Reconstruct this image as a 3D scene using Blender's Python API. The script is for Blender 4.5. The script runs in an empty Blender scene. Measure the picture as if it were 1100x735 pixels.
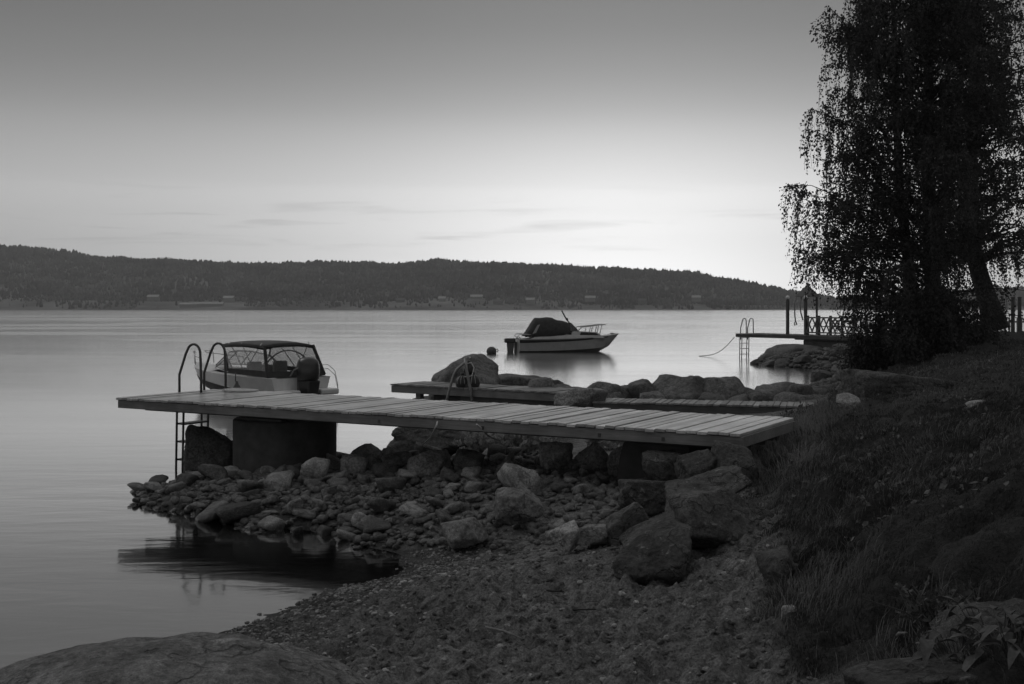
import bpy, bmesh, math, random
import numpy as np
from mathutils import Vector, Matrix, noise as mnoise
PI = math.pi
R = math.radians
SC = bpy.context.scene
COL = SC.collection
rng = np.random.default_rng(7)
random.seed(7)

# ------------------------------------------------------------------ camera
H = 2.7          # eye height above the lake
F = 1200.0       # focal length in pixels of an 1100 px wide frame
HZ = 331.0       # horizon row
cam = bpy.data.cameras.new("camera")
cam.sensor_width = 36.0
cam.lens = 36.0 * F / 1100.0
cam.shift_y = -(367.5 - HZ) / 1100.0
cam.clip_end = 20000
cam.clip_start = 0.05
camo = bpy.data.objects.new("camera", cam)
camo.location = (0, 0, H)
camo.rotation_euler = (PI / 2, 0, 0)
COL.objects.link(camo)
SC.camera = camo

# ------------------------------------------------------------------ sky and sun
SUN_EL, SUN_AZ = 2.0, 5.5
W = bpy.data.worlds.new("World")
SC.world = W
W.use_nodes = True
nt = W.node_tree
for n in list(nt.nodes):
    nt.nodes.remove(n)
def wn(t, **k):
    n = nt.nodes.new(t)
    for a, b in k.items():
        setattr(n, a, b)
    return n
def wmath(op, a, b=None, clamp=False):
    n = wn('ShaderNodeMath', operation=op, use_clamp=clamp)
    for i, v in enumerate((a, b)):
        if v is None:
            continue
        if hasattr(v, 'is_linked'):
            nt.links.new(v, n.inputs[i])
        else:
            n.inputs[i].default_value = v
    return n.outputs[0]
sky = wn('ShaderNodeTexSky', sky_type='NISHITA', sun_disc=False)
sky.sun_elevation = R(SUN_EL)
sky.sun_rotation = R(SUN_AZ)
sky.altitude = 200
bw = wn('ShaderNodeRGBToBW')
nt.links.new(sky.outputs[0], bw.inputs[0])
SKY_POW, SKY_GAIN = 0.56, 2.15
lum = wmath('MULTIPLY', wmath('POWER', bw.outputs[0], SKY_POW), SKY_GAIN)
# dim belt of dusk; sky overhead, out of view, brightened to light the foreground
tc = wn('ShaderNodeTexCoord')
sep = wn('ShaderNodeSeparateXYZ')
nt.links.new(tc.outputs['Generated'], sep.inputs[0])
el = wmath('ARCSINE', sep.outputs[2])
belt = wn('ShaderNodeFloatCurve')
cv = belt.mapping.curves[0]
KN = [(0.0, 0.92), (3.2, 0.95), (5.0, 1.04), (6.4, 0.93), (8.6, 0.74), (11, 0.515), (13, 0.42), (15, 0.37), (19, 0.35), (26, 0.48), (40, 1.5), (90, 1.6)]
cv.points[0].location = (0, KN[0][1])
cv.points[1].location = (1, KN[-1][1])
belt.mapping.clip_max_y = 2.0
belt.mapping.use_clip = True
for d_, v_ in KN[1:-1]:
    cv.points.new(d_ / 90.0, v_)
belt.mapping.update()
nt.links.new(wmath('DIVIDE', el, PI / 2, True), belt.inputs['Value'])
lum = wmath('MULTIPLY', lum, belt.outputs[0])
# thin cloud streaks close to the horizon, as densities in azimuth / elevation
az = wmath('ARCTAN2', sep.outputs[0], sep.outputs[1])
comb = wn('ShaderNodeCombineXYZ')
nt.links.new(wmath('MULTIPLY', az, 7.0), comb.inputs[0])
nt.links.new(wmath('MULTIPLY', el, 95.0), comb.inputs[1])
nz = wn('ShaderNodeTexNoise')
nz.inputs['Scale'].default_value = 1.15
nz.inputs['Detail'].default_value = 5
nz.inputs['Distortion'].default_value = 0.5
nt.links.new(comb.outputs[0], nz.inputs['Vector'])
cl = wn('ShaderNodeMapRange')
cl.inputs[1].default_value, cl.inputs[2].default_value = 0.54, 0.70
nt.links.new(nz.outputs['Fac'], cl.inputs[0])
band = wn('ShaderNodeMapRange')
band.inputs[1].default_value, band.inputs[2].default_value = R(2.2), R(3.6)
nt.links.new(el, band.inputs[0])
band2 = wn('ShaderNodeMapRange')
band2.inputs[1].default_value, band2.inputs[2].default_value = R(6.5), R(4.6)
nt.links.new(el, band2.inputs[0])
cm = wmath('MULTIPLY', wmath('MULTIPLY', cl.outputs[0], band.outputs[0]), band2.outputs[0])
lum = wmath('MULTIPLY', lum, wmath('SUBTRACT', 1.0, wmath('MULTIPLY', cm, 0.18)))
bg = wn('ShaderNodeBackground')
bg.inputs['Strength'].default_value = 0.15
nt.links.new(lum, bg.inputs['Color'])
wo = wn('ShaderNodeOutputWorld')
nt.links.new(bg.outputs[0], wo.inputs[0])

sl = bpy.data.lights.new("sun", 'SUN')
sl.energy = 0.32
sl.angle = R(25)
sl.color = (1.0, 1.0, 1.0)          # a black and white photograph
so = bpy.data.objects.new("sun", sl)
so.rotation_euler = (R(90 - 30), 0, R(180 + 50))     # the brighter open sky over the lake, from the left
COL.objects.link(so)

SC.view_settings.view_transform = 'Standard'
SC.view_settings.look = 'None'
SC.view_settings.exposure = 0
SC.view_settings.gamma = 1
SC.view_settings.use_curve_mapping = False
SC.cycles.max_bounces = 6
SC.cycles.transparent_max_bounces = 12
SC.cycles.volume_bounces = 0
SC.cycles.caustics_reflective = False
SC.cycles.caustics_refractive = False

def at(px, py, z):
    "the point at height z that the photograph shows at this pixel"
    Y = (H - z) * F / (py - HZ)
    return Vector(((px - 550) * Y / F, Y, z))
def atY(px, py, Y):
    return Vector(((px - 550) * Y / F, Y, H - (py - HZ) * Y / F))

# ------------------------------------------------------------------ materials
def vec3(v):
    return (v, v, v, 1)
class NT:
    def __init__(s, name):
        s.m = bpy.data.materials.new(name)
        s.m.use_nodes = True
        s.t = s.m.node_tree
        s.bsdf = s.t.nodes['Principled BSDF']
        s.out = s.t.nodes['Material Output']
    def n(s, t, **k):
        q = s.t.nodes.new(t)
        for a, b in k.items():
            setattr(q, a, b)
        return q
    def l(s, a, b):
        s.t.links.new(a, b)
    def math(s, op, a, b=None, clamp=False):
        n = s.n('ShaderNodeMath', operation=op, use_clamp=clamp)
        for i, v in enumerate((a, b)):
            if v is None:
                continue
            if hasattr(v, 'is_linked'):
                s.l(v, n.inputs[i])
            else:
                n.inputs[i].default_value = v
        return n.outputs[0]
    def noise(s, vec, scale, detail=5, rough=0.6, dist=0.0):
        n = s.n('ShaderNodeTexNoise')
        n.inputs['Scale'].default_value = scale
        n.inputs['Detail'].default_value = detail
        n.inputs['Roughness'].default_value = rough
        n.inputs['Distortion'].default_value = dist
        if vec is not None:
            s.l(vec, n.inputs['Vector'])
        return n.outputs['Fac']
    def mapr(s, v, a, b, c, d):
        n = s.n('ShaderNodeMapRange')
        for i, q in enumerate((a, b, c, d)):
            n.inputs[i + 1].default_value = q
        s.l(v, n.inputs[0])
        return n.outputs[0]
    def scale(s, vec, xyz):
        n = s.n('ShaderNodeMapping')
        n.inputs['Scale'].default_value = xyz
        s.l(vec, n.inputs['Vector'])
        return n.outputs[0]
    def grey(s, v, sock=None):
        s.l(v, sock or s.bsdf.inputs['Base Color'])
    def bump(s, h, strength, dist):
        b = s.n('ShaderNodeBump')
        b.inputs['Strength'].default_value = strength
        b.inputs['Distance'].default_value = dist
        s.l(h, b.inputs['Height'])
        s.l(b.outputs[0], s.bsdf.inputs['Normal'])
        return b
def plain(name, v, rough=0.5, metal=0.0, var=0.0, scale=8, bump=0.0, spec=0.5):
    m = NT(name)
    m.bsdf.inputs['Roughness'].default_value = rough
    m.bsdf.inputs['Metallic'].default_value = metal
    m.bsdf.inputs['Specular IOR Level'].default_value = spec
    tc = m.n('ShaderNodeTexCoord')
    nz = m.noise(tc.outputs['Object'], scale, 6)
    m.grey(m.mapr(nz, 0.3, 0.7, v * (1 - var), v * (1 + var)))
    if bump:
        m.bump(nz, bump, 0.01)
    return m.m

def make_stone(name, lo, hi, lichen, scale=3.0, lich_v=0.3, bump=0.5, rough=0.75, wet=True, vary=(0.8, 1.25)):
    m = NT(name)
    tc = m.n('ShaderNodeTexCoord')
    oi = m.n('ShaderNodeObjectInfo')
    ad = m.n('ShaderNodeVectorMath', operation='ADD')
    m.l(tc.outputs['Object'], ad.inputs[0])
    m.l(oi.outputs['Location'], ad.inputs[1])
    v = ad.outputs[0]
    a = m.noise(v, scale, 8, 0.65, 0.4)
    b = m.noise(v, scale * 9, 6, 0.7)
    c = m.noise(v, scale * 2.2, 7, 0.72, 0.8)
    base = m.mapr(a, 0.28, 0.72, lo, hi)
    base = m.math('MULTIPLY', base, m.mapr(b, 0.28, 0.72, 0.30, 1.70))
    rnd = m.mapr(oi.outputs['Random'], 0, 1, vary[0], vary[1])
    base = m.math('MULTIPLY', base, rnd)
    lm = m.mapr(c, 0.60, 0.68, 0, lichen)
    mx = m.n('ShaderNodeMix', data_type='FLOAT')
    m.l(lm, mx.inputs[0])
    m.l(base, mx.inputs[2])
    mx.inputs[3].default_value = lich_v
    col = mx.outputs[0]
    rg = rough
    if wet:      # a waterline stain close to the lake level
        geo = m.n('ShaderNodeNewGeometry')
        sp = m.n('ShaderNodeSeparateXYZ')
        m.l(geo.outputs['Position'], sp.inputs[0])
        hgt = m.math('ADD', sp.outputs[2], m.math('MULTIPLY', a, 0.15))
        w = m.mapr(hgt, 0.10, 0.24, 0.45, 1.0)
        col = m.math('MULTIPLY', col, w)
        m.l(m.mapr(hgt, 0.10, 0.24, 0.30, rough), m.bsdf.inputs['Roughness'])
    else:
        m.bsdf.inputs['Roughness'].default_value = rg
    # cracks and a fine crystal grain
    wv = m.n('ShaderNodeVectorMath', operation='ADD')
    nv = m.n('ShaderNodeTexNoise')
    nv.inputs['Scale'].default_value = scale * 1.5
    nv.inputs['Detail'].default_value = 4
    m.l(v, nv.inputs['Vector'])
    m.l(v, wv.inputs[0])
    m.l(nv.outputs['Color'], wv.inputs[1])
    vo = m.n('ShaderNodeTexVoronoi', feature='DISTANCE_TO_EDGE')
    vo.inputs['Scale'].default_value = scale * 0.38
    m.l(wv.outputs[0], vo.inputs['Vector'])
    crack = m.mapr(vo.outputs['Distance'], 0.0, 0.03, 0.0, 1.0)
    gr = m.noise(v, scale * 45, 3, 0.8)
    col = m.math('MULTIPLY', col, m.mapr(crack, 0, 1, 0.75, 1.0))
    col = m.math('MULTIPLY', col, m.mapr(gr, 0.3, 0.7, 0.5, 1.5))
    m.grey(col)
    h = m.math('ADD', m.math('MULTIPLY', a, 1.0), m.math('MULTIPLY', b, 0.45))
    h = m.math('ADD', h, m.math('MULTIPLY', crack, 0.35))
    m.bump(h, bump, 0.06)
    m.bsdf.inputs['Specular IOR Level'].default_value = 0.35
    return m.m

M = {}
M['stone'] = make_stone('pile_stone', 0.06, 0.25, 0.6, 3.0, 0.34, 0.8, vary=(0.4, 2.1))
M['pebble'] = make_stone('pile_pebble', 0.04, 0.18, 0.6, 3.0, 0.28, 0.8)
M['pale_stone'] = make_stone('pale_stone', 0.18, 0.32, 0.4, wet=False)
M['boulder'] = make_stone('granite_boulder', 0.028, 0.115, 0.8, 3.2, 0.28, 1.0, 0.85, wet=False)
M['far_stone'] = make_stone('spit_stone', 0.05, 0.15, 0.4, 2.0, 0.22, vary=(0.85, 1.3))
M['granite'] = make_stone('foreground_granite', 0.03, 0.24, 0.85, 2.6, 0.34, 1.0, 0.85, wet=False)

def make_wood(name, lo, hi, pitch=None, along_x=True, rough=0.55):
    m = NT(name)
    tc = m.n('ShaderNodeTexCoord')
    v = tc.outputs['Object']
    sp = m.n('ShaderNodeSeparateXYZ')
    m.l(v, sp.inputs[0])
    st = m.scale(v, (40, 2.5, 20) if not along_x else (2.5, 40, 40))
    g = m.noise(st, 1.0, 6, 0.65, 0.3)
    s2 = m.noise(v, 1.3, 5, 0.6)
    col = m.mapr(g, 0.3, 0.7, lo, hi)
    col = m.math('MULTIPLY', col, m.mapr(s2, 0.3, 0.7, 0.6, 1.25))
    if pitch:
        wn_ = m.n('ShaderNodeTexWhiteNoise', noise_dimensions='1D')
        m.l(m.math('FLOOR', m.math('DIVIDE', sp.outputs[0], pitch)), wn_.inputs['W'])
        col = m.math('MULTIPLY', col, m.mapr(wn_.outputs['Value'], 0, 1, 0.62, 1.28))
    m.grey(col)
    m.bsdf.inputs['Roughness'].default_value = rough
    m.bsdf.inputs['Specular IOR Level'].default_value = 0.5
    m.bump(g, 0.35, 0.004)
    return m.m
PITCH = 0.128
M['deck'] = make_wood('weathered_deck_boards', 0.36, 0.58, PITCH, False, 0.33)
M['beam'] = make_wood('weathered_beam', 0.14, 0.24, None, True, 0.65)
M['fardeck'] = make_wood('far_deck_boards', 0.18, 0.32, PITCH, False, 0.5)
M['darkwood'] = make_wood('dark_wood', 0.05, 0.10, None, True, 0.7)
M['concrete'] = plain('rough_concrete', 0.06, 0.9, 0, 0.45, 3.0, 0.5)
M['steel'] = plain('galvanised_steel', 0.22, 0.45, 0.6, 0.25, 12)
M['darksteel'] = plain('dull_steel', 0.07, 0.5, 0.5, 0.3, 12)
M['rope'] = plain('rope_fibre', 0.55, 0.9, 0, 0.3, 60)
M['darkrubber'] = plain('dark_rubber', 0.025, 0.5, 0, 0.3, 10)
M['gel'] = plain('white_gelcoat', 0.70, 0.3, 0, 0.10, 3)
M['gelgrey'] = plain('grey_gelcoat', 0.24, 0.35, 0, 0.10, 3)
M['hullgrey'] = plain('pale_hull_paint', 0.38, 0.35, 0, 0.12, 3)
M['hulldark'] = plain('dark_hull_paint', 0.025, 0.6, 0, 0.2, 4, 0, 0.2)
M['canvas'] = plain('dark_canvas', 0.035, 0.85, 0, 0.35, 6, 0.3)
M['canvasgrey'] = plain('grey_canvas', 0.09, 0.85, 0, 0.25, 6, 0.3)
M['motor'] = plain('black_motor_cover', 0.03, 0.3, 0, 0.2, 5)
M['motorgrey'] = plain('grey_motor_leg', 0.10, 0.4, 0, 0.2, 5)
M['alu'] = plain('polished_tube', 0.45, 0.35, 0.7, 0.1, 10)
M['seat'] = plain('seat_vinyl', 0.30, 0.5, 0, 0.1, 10)
M['bark'] = plain('dark_bark', 0.028, 0.95, 0, 0.6, 7, 0.9)
M['whitepaint'] = plain('white_paint', 0.6, 0.5, 0, 0.1, 10)
M['fence'] = plain('weathered_pickets', 0.16, 0.7, 0, 0.3, 8)
M['roof'] = plain('shingle_roof', 0.13, 0.8, 0, 0.3, 14, 0.5)
M['housewall'] = plain('far_house_wall', 0.12, 0.8, 0, 0.2, 0.4)
M['housewhite'] = plain('far_house_white', 0.22, 0.8, 0, 0.15, 0.4)
M['houseroof'] = plain('far_house_roof', 0.08, 0.8, 0, 0.2, 0.4)
M['houseroofpale'] = plain('far_house_metal_roof', 0.34, 0.6, 0, 0.2, 0.4)
M['stick'] = plain('bleached_stick', 0.17, 0.85, 0, 0.4, 20)
M['buoy'] = plain('weathered_buoy', 0.05, 0.5, 0, 0.3, 6)
M['lantern'] = plain('opal_glass', 0.7, 0.3)

def leafmat(name, v, tr, rough=0.6, spec=0.3):
    m = NT(name)
    tc = m.n('ShaderNodeTexCoord')
    nz = m.noise(tc.outputs['Object'], 1.1, 3)
    nf = m.noise(tc.outputs['Object'], 40, 2)
    c = m.math('MULTIPLY', m.mapr(nz, 0.3, 0.7, v * 0.65, v * 1.35), m.mapr(nf, 0.3, 0.7, 0.6, 1.4))
    m.grey(c)
    m.bsdf.inputs['Roughness'].default_value = rough
    m.bsdf.inputs['Specular IOR Level'].default_value = spec
    if tr:
        t = m.n('ShaderNodeBsdfTranslucent')
        m.l(c, t.inputs[0])
        mx = m.n('ShaderNodeMixShader')
        mx.inputs[0].default_value = tr
        m.l(m.bsdf.outputs[0], mx.inputs[1])
        m.l(t.outputs[0], mx.inputs[2])
        m.l(mx.outputs[0], m.out.inputs['Surface'])
    return m.m
M['leaf'] = leafmat('birch_leaves', 0.055, 0.4)
M['grass'] = leafmat('matted_grass', 0.052, 0.3, 0.7, 0.15)
M['drygrass'] = leafmat('dry_grass', 0.17, 0.3, 0.7, 0.15)
M['weed'] = leafmat('pale_weed_leaves', 0.38, 0.45, 0.6)
M['broadleaf'] = leafmat('broad_leaves', 0.075, 0.2, 0.5, 0.4)
def forestmat():
    m = NT('conifer_forest')
    geo = m.n('ShaderNodeNewGeometry')
    v = geo.outputs['Position']
    a = m.noise(v, 0.012, 5, 0.7)
    b = m.noise(v, 0.09, 3, 0.7)
    m.grey(m.math('MULTIPLY', m.mapr(a, 0.38, 0.62, 0.015, 0.095), m.mapr(b, 0.35, 0.65, 0.4, 1.9)))
    m.bsdf.inputs['Roughness'].default_value = 0.95
    m.bsdf.inputs['Specular IOR Level'].default_value = 0.05
    return m.m
M['forest'] = forestmat()

def glassmat(name, tint, fac):
    m = NT(name)
    t = m.n('ShaderNodeBsdfTransparent')
    t.inputs[0].default_value = vec3(tint)
    g = m.n('ShaderNodeBsdfGlossy')
    g.inputs['Roughness'].default_value = 0.12
    g.inputs[0].default_value = vec3(0.8)
    mx = m.n('ShaderNodeMixShader')
    mx.inputs[0].default_value = fac
    m.l(t.outputs[0], mx.inputs[1])
    m.l(g.outputs[0], mx.inputs[2])
    m.l(mx.outputs[0], m.out.inputs['Surface'])
    return m.m
M['clear'] = glassmat('clear_vinyl_window', 0.86, 0.10)
M['smoked'] = glassmat('smoked_window', 0.35, 0.12)

# water: long exposure, softened reflections
def watermat():
    m = NT('lake_water')
    tc = m.n('ShaderNodeTexCoord')
    geo = m.n('ShaderNodeNewGeometry')
    v = geo.outputs['Position']
    big = m.noise(m.scale(v, (0.010, 0.035, 1)), 1.0, 5, 0.6, 0.6)
    fine = m.noise(m.scale(v, (0.9, 2.6, 1)), 1.0, 4, 0.6, 0.5)
    mid = m.noise(m.scale(v, (0.10, 0.42, 1)), 1.0, 4, 0.6, 0.8)
    spw = m.n('ShaderNodeSeparateXYZ')
    m.l(v, spw.inputs[0])
    calm = m.mapr(spw.outputs[1], 15, 45, 0.072, 0.125)      # sheltered by the shore, ruffled further out
    ruf = m.math('ADD', calm, m.math('MULTIPLY', m.mapr(big, 0.50, 0.70, 0.0, 0.14), m.mapr(spw.outputs[1], 15, 60, 0.15, 1)))
    gl = m.n('ShaderNodeBsdfGlossy')
    gl.inputs[0].default_value = vec3(0.97)
    m.l(ruf, gl.inputs['Roughness'])
    df = m.n('ShaderNodeBsdfDiffuse')
    df.inputs[0].default_value = vec3(0.005)
    b = m.n('ShaderNodeBump')
    b.inputs['Strength'].default_value = 0.22
    b.inputs['Distance'].default_value = 0.04
    hh = m.math('ADD', m.math('MULTIPLY', fine, 0.30), m.math('MULTIPLY', mid, 0.9))
    m.l(hh, b.inputs['Height'])
    m.l(b.outputs[0], gl.inputs['Normal'])
    lw = m.n('ShaderNodeLayerWeight')
    lw.inputs['Blend'].default_value = 0.5
    fac = m.math('POWER', lw.outputs['Facing'], 1.25)
    fac = m.math('MULTIPLY', fac, m.mapr(big, 0.42, 0.66, 1.0, 0.86))
    mx = m.n('ShaderNodeMixShader')
    m.l(fac, mx.inputs[0])
    m.l(df.outputs[0], mx.inputs[1])
    m.l(gl.outputs[0], mx.inputs[2])
    m.l(mx.outputs[0], m.out.inputs['Surface'])
    return m.m
M['water'] = watermat()

def groundmat():
    m = NT('shore_ground')
    at_ = m.n('ShaderNodeAttribute', attribute_name='turf')
    geo = m.n('ShaderNodeNewGeometry')
    v = geo.outputs['Position']
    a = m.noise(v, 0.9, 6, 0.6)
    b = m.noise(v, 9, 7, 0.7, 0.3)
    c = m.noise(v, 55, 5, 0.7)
    sand = m.math('MULTIPLY', m.mapr(a, 0.3, 0.7, 0.15, 0.23), m.mapr(b, 0.32, 0.68, 0.28, 1.6))  # relief shading put into the colour: bump hollows darker, rises paler
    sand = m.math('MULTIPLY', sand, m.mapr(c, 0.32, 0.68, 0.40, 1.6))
    sp = m.n('ShaderNodeSeparateXYZ')
    m.l(v, sp.inputs[0])
    wet = m.mapr(m.math('ADD', sp.outputs[2], m.math('MULTIPLY', b, 0.12)), 0.08, 0.34, 0.38, 1.0)
    sand = m.math('MULTIPLY', sand, wet)
    soil = m.math('MULTIPLY', m.mapr(b, 0.3, 0.7, 0.025, 0.065), m.mapr(c, 0.3, 0.7, 0.5, 1.5))
    mx = m.n('ShaderNodeMix', data_type='FLOAT')
    m.l(m.math('ADD', at_.outputs['Fac'], m.mapr(b, 0.2, 0.8, -0.25, 0.25), True), mx.inputs[0])
    m.l(sand, mx.inputs[2])
    m.l(soil, mx.inputs[3])
    m.grey(mx.outputs[0])
    m.bsdf.inputs['Roughness'].default_value = 0.9
    m.bsdf.inputs['Specular IOR Level'].default_value = 0.2
    h = m.math('ADD', b, m.math('MULTIPLY', c, 0.3))
    m.bump(h, 1.0, 0.07)
    return m.m
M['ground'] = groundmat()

def hillmat():
    m = NT('far_hill_fields')
    geo = m.n('ShaderNodeNewGeometry')
    v = geo.outputs['Position']
    a = m.noise(v, 0.008, 5, 0.6)
    b = m.noise(v, 0.05, 5, 0.6)
    m.grey(m.math('MULTIPLY', m.mapr(a, 0.4, 0.6, 0.05, 0.16), m.mapr(b, 0.3, 0.7, 0.7, 1.3)))
    m.bsdf.inputs['Roughness'].default_value = 0.95
    return m.m
M['hill'] = hillmat()

# ------------------------------------------------------------------ mesh helpers
class MB:
    def __init__(s):
        s.v = []
        s.f = []
    def add(s, vs, fs):
        o = len(s.v)
        s.v.extend([tuple(p) for p in vs])
        s.f.extend([tuple(i + o for i in f) for f in fs])
        return s
    def box(s, lo, hi, mat=None, bev=0.0):
        x0, y0, z0 = lo
        x1, y1, z1 = hi
        c = [(x0, y0, z0), (x1, y0, z0), (x1, y1, z0), (x0, y1, z0), (x0, y0, z1), (x1, y0, z1), (x1, y1, z1), (x0, y1, z1)]
        if mat is not None:
            c = [mat @ Vector(p) for p in c]
        return s.add(c, [(0, 3, 2, 1), (4, 5, 6, 7), (0, 1, 5, 4), (1, 2, 6, 5), (2, 3, 7, 6), (3, 0, 4, 7)])
    def hexa(s, c):
        return s.add(c, [(0, 3, 2, 1), (4, 5, 6, 7), (0, 1, 5, 4), (1, 2, 6, 5), (2, 3, 7, 6), (3, 0, 4, 7)])
    def tube(s, pts, r, n=8, caps=True):
        pts = [Vector(p) for p in pts]
        rs = r if isinstance(r, (list, tuple)) else [r] * len(pts)
        k = len(pts)
        o = []
        up = None
        for i, p in enumerate(pts):
            d = (pts[min(i + 1, k - 1)] - pts[max(i - 1, 0)])
            d = d.normalized() if d.length > 1e-9 else Vector((0, 0, 1))
            if up is None:
                up = d.orthogonal().normalized()
            a = (up - d * up.dot(d))
            a = a.normalized() if a.length > 1e-6 else d.orthogonal().normalized()
            up = a
            b = d.cross(a)
            for j in range(n):
                t = 2 * PI * j / n
                o.append(p + (a * math.cos(t) + b * math.sin(t)) * rs[i])
        fs = []
        for i in range(k - 1):
            for j in range(n):
                fs.append((i * n + j, i * n + (j + 1) % n, (i + 1) * n + (j + 1) % n, (i + 1) * n + j))
        if caps:
            fs.append(tuple(range(n - 1, -1, -1)))
            fs.append(tuple((k - 1) * n + j for j in range(n)))
        return s.add(o, fs)
    def lathe(s, prof, n=20, c=(0, 0, 0), mat=None):
        o = []
        for (r, z) in prof:
            for j in range(n):
                t = 2 * PI * j / n
                p = Vector((c[0] + r * math.cos(t), c[1] + r * math.sin(t), c[2] + z))
                o.append(mat @ p if mat is not None else p)
        fs = []
        for i in range(len(prof) - 1):
            for j in range(n):
                fs.append((i * n + j, i * n + (j + 1) % n, (i + 1) * n + (j + 1) % n, (i + 1) * n + j))
        fs.append(tuple(range(n - 1, -1, -1)))
        fs.append(tuple((len(prof) - 1) * n + j for j in range(n)))
        return s.add(o, fs)
    def ell(s, c, rx, ry, rz, n=14, m=9):
        prof = []
        o = []
        for i in range(m + 1):
            ph = -PI / 2 + PI * i / m
            for j in range(n):
                t = 2 * PI * j / n
                o.append((c[0] + rx * math.cos(ph) * math.cos(t), c[1] + ry * math.cos(ph) * math.sin(t), c[2] + rz * math.sin(ph)))
        fs = []
        for i in range(m):
            for j in range(n):
                fs.append((i * n + j, i * n + (j + 1) % n, (i + 1) * n + (j + 1) % n, (i + 1) * n + j))
        return s.add(o, fs)
    def loft(s, rows, close=False):
        k = len(rows[0])
        o = [p for r in rows for p in r]
        fs = []
        for i in range(len(rows) - 1):
            for j in range(k - 1 + (1 if close else 0)):
                j2 = (j + 1) % k
                fs.append((i * k + j, i * k + j2, (i + 1) * k + j2, (i + 1) * k + j))
        return s.add(o, fs)
    def slab(s, poly, thick):
        "a sheet polygon given real thickness along its normal"
        P = [Vector(p) for p in poly]
        nrm = (P[1] - P[0]).cross(P[2] - P[0]).normalized() * thick
        k = len(P)
        fs = [tuple(range(k - 1, -1, -1)), tuple(range(k, 2 * k))]
        fs += [(i, (i + 1) % k, k + (i + 1) % k, k + i) for i in range(k)]
        return s.add(P + [p + nrm for p in P], fs)
    def build(s, name, mat, parent=None, smooth=False, bev=0.0, solid=0.0):
        me = bpy.data.meshes.new(name)
        me.from_pydata([tuple(p) for p in s.v], [], s.f)
        return finish(me, name, mat, parent, smooth, bev, solid)
def finish(me, name, mat, parent=None, smooth=False, bev=0.0, solid=0.0):
    if bev or solid:
        bm = bmesh.new()
        bm.from_mesh(me)
        bmesh.ops.remove_doubles(bm, verts=bm.verts, dist=1e-5)
        if solid:
            bmesh.ops.recalc_face_normals(bm, faces=bm.faces)
            bmesh.ops.solidify(bm, geom=bm.faces[:], thickness=solid)
        bmesh.ops.recalc_face_normals(bm, faces=bm.faces)
        if bev:
            es = [e for e in bm.edges if e.is_manifold and e.calc_face_angle(0) > 0.6]
            bmesh.ops.bevel(bm, geom=es, offset=bev, segments=2, affect='EDGES', profile=0.5, clamp_overlap=True)
        bm.to_mesh(me)
        bm.free()
    else:
        bm = bmesh.new()
        bm.from_mesh(me)
        bmesh.ops.recalc_face_normals(bm, faces=bm.faces)
        bm.to_mesh(me)
        bm.free()
    if mat:
        me.materials.append(mat)
    if smooth:
        me.polygons.foreach_set('use_smooth', [True] * len(me.polygons))
        if smooth is not True:
            me.set_sharp_from_angle(angle=smooth)
    o = bpy.data.objects.new(name, me)
    COL.objects.link(o)
    o.parent = parent
    return o
def npmesh(name, V, Fc, mat, parent=None, smooth=False):
    "big meshes straight from arrays; every face has the same number of corners"
    V = np.asarray(V, dtype=np.float32)
    Fc = np.asarray(Fc, dtype=np.int32)
    me = bpy.data.meshes.new(name)
    nf, k = Fc.shape
    me.vertices.add(len(V))
    me.vertices.foreach_set('co', V.ravel())
    me.loops.add(nf * k)
    me.loops.foreach_set('vertex_index', Fc.ravel())
    me.polygons.add(nf)
    me.polygons.foreach_set('loop_start', np.arange(nf, dtype=np.int32) * k)
    me.polygons.foreach_set('use_smooth', np.full(nf, bool(smooth)))
    me.update(calc_edges=True)
    me.validate()
    me.materials.append(mat)
    o = bpy.data.objects.new(name, me)
    COL.objects.link(o)
    o.parent = parent
    return o
def empty(name, loc=(0, 0, 0), rz=0.0):
    o = bpy.data.objects.new(name, None)
    o.location = loc
    o.rotation_euler = (0, 0, rz)
    o.empty_display_size = 0.2
    COL.objects.link(o)
    return o
def tag(o, label, cat, group=None, kind=None):
    o['label'] = label
    o['category'] = cat
    if group:
        o['group'] = group
    if kind:
        o['kind'] = kind
    return o
def copy_tree(o, parent=None):
    c = o.copy()
    COL.objects.link(c)
    c.parent = parent
    for ch in list(o.children):
        copy_tree(ch, c)
    return c

# value noise on arrays
def _hash(ix, iy, seed):
    h = (ix.astype(np.int64) * 374761393 + iy.astype(np.int64) * 668265263 + seed * 1442695041) & 0x7fffffff
    h = ((h ^ (h >> 13)) * 1274126177) & 0x7fffffff
    return ((h ^ (h >> 16)) & 0xffff) / 65535.0
def vnoise(x, y, seed=0):
    ix = np.floor(x)
    iy = np.floor(y)
    fx = x - ix
    fy = y - iy
    fx = fx * fx * fx * (fx * (fx * 6 - 15) + 10)
    fy = fy * fy * fy * (fy * (fy * 6 - 15) + 10)
    a = _hash(ix, iy, seed)
    b = _hash(ix + 1, iy, seed)
    c = _hash(ix, iy + 1, seed)
    d = _hash(ix + 1, iy + 1, seed)
    return (a * (1 - fx) + b * fx) * (1 - fy) + (c * (1 - fx) + d * fx) * fy - 0.5
def fbm(x, y, seed=0, o=4, g=0.5):
    s = 0
    a = 1.0
    for i in range(o):
        s = s + a * vnoise(x * 2 ** i + 17.3 * i, y * 2 ** i - 9.1 * i, seed + i)
        a *= g
    return s
def sstep(a, b, x):
    t = np.clip((x - a) / (b - a), 0, 1)
    return t * t * (3 - 2 * t)

# ------------------------------------------------------------------ the shore terrain
CT = []
def g(px, py, z):
    p = at(px, py, z)
    CT.append((p.x, p.y, z))
def gx(x, y, z):
    CT.append((x, y, z))
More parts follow.
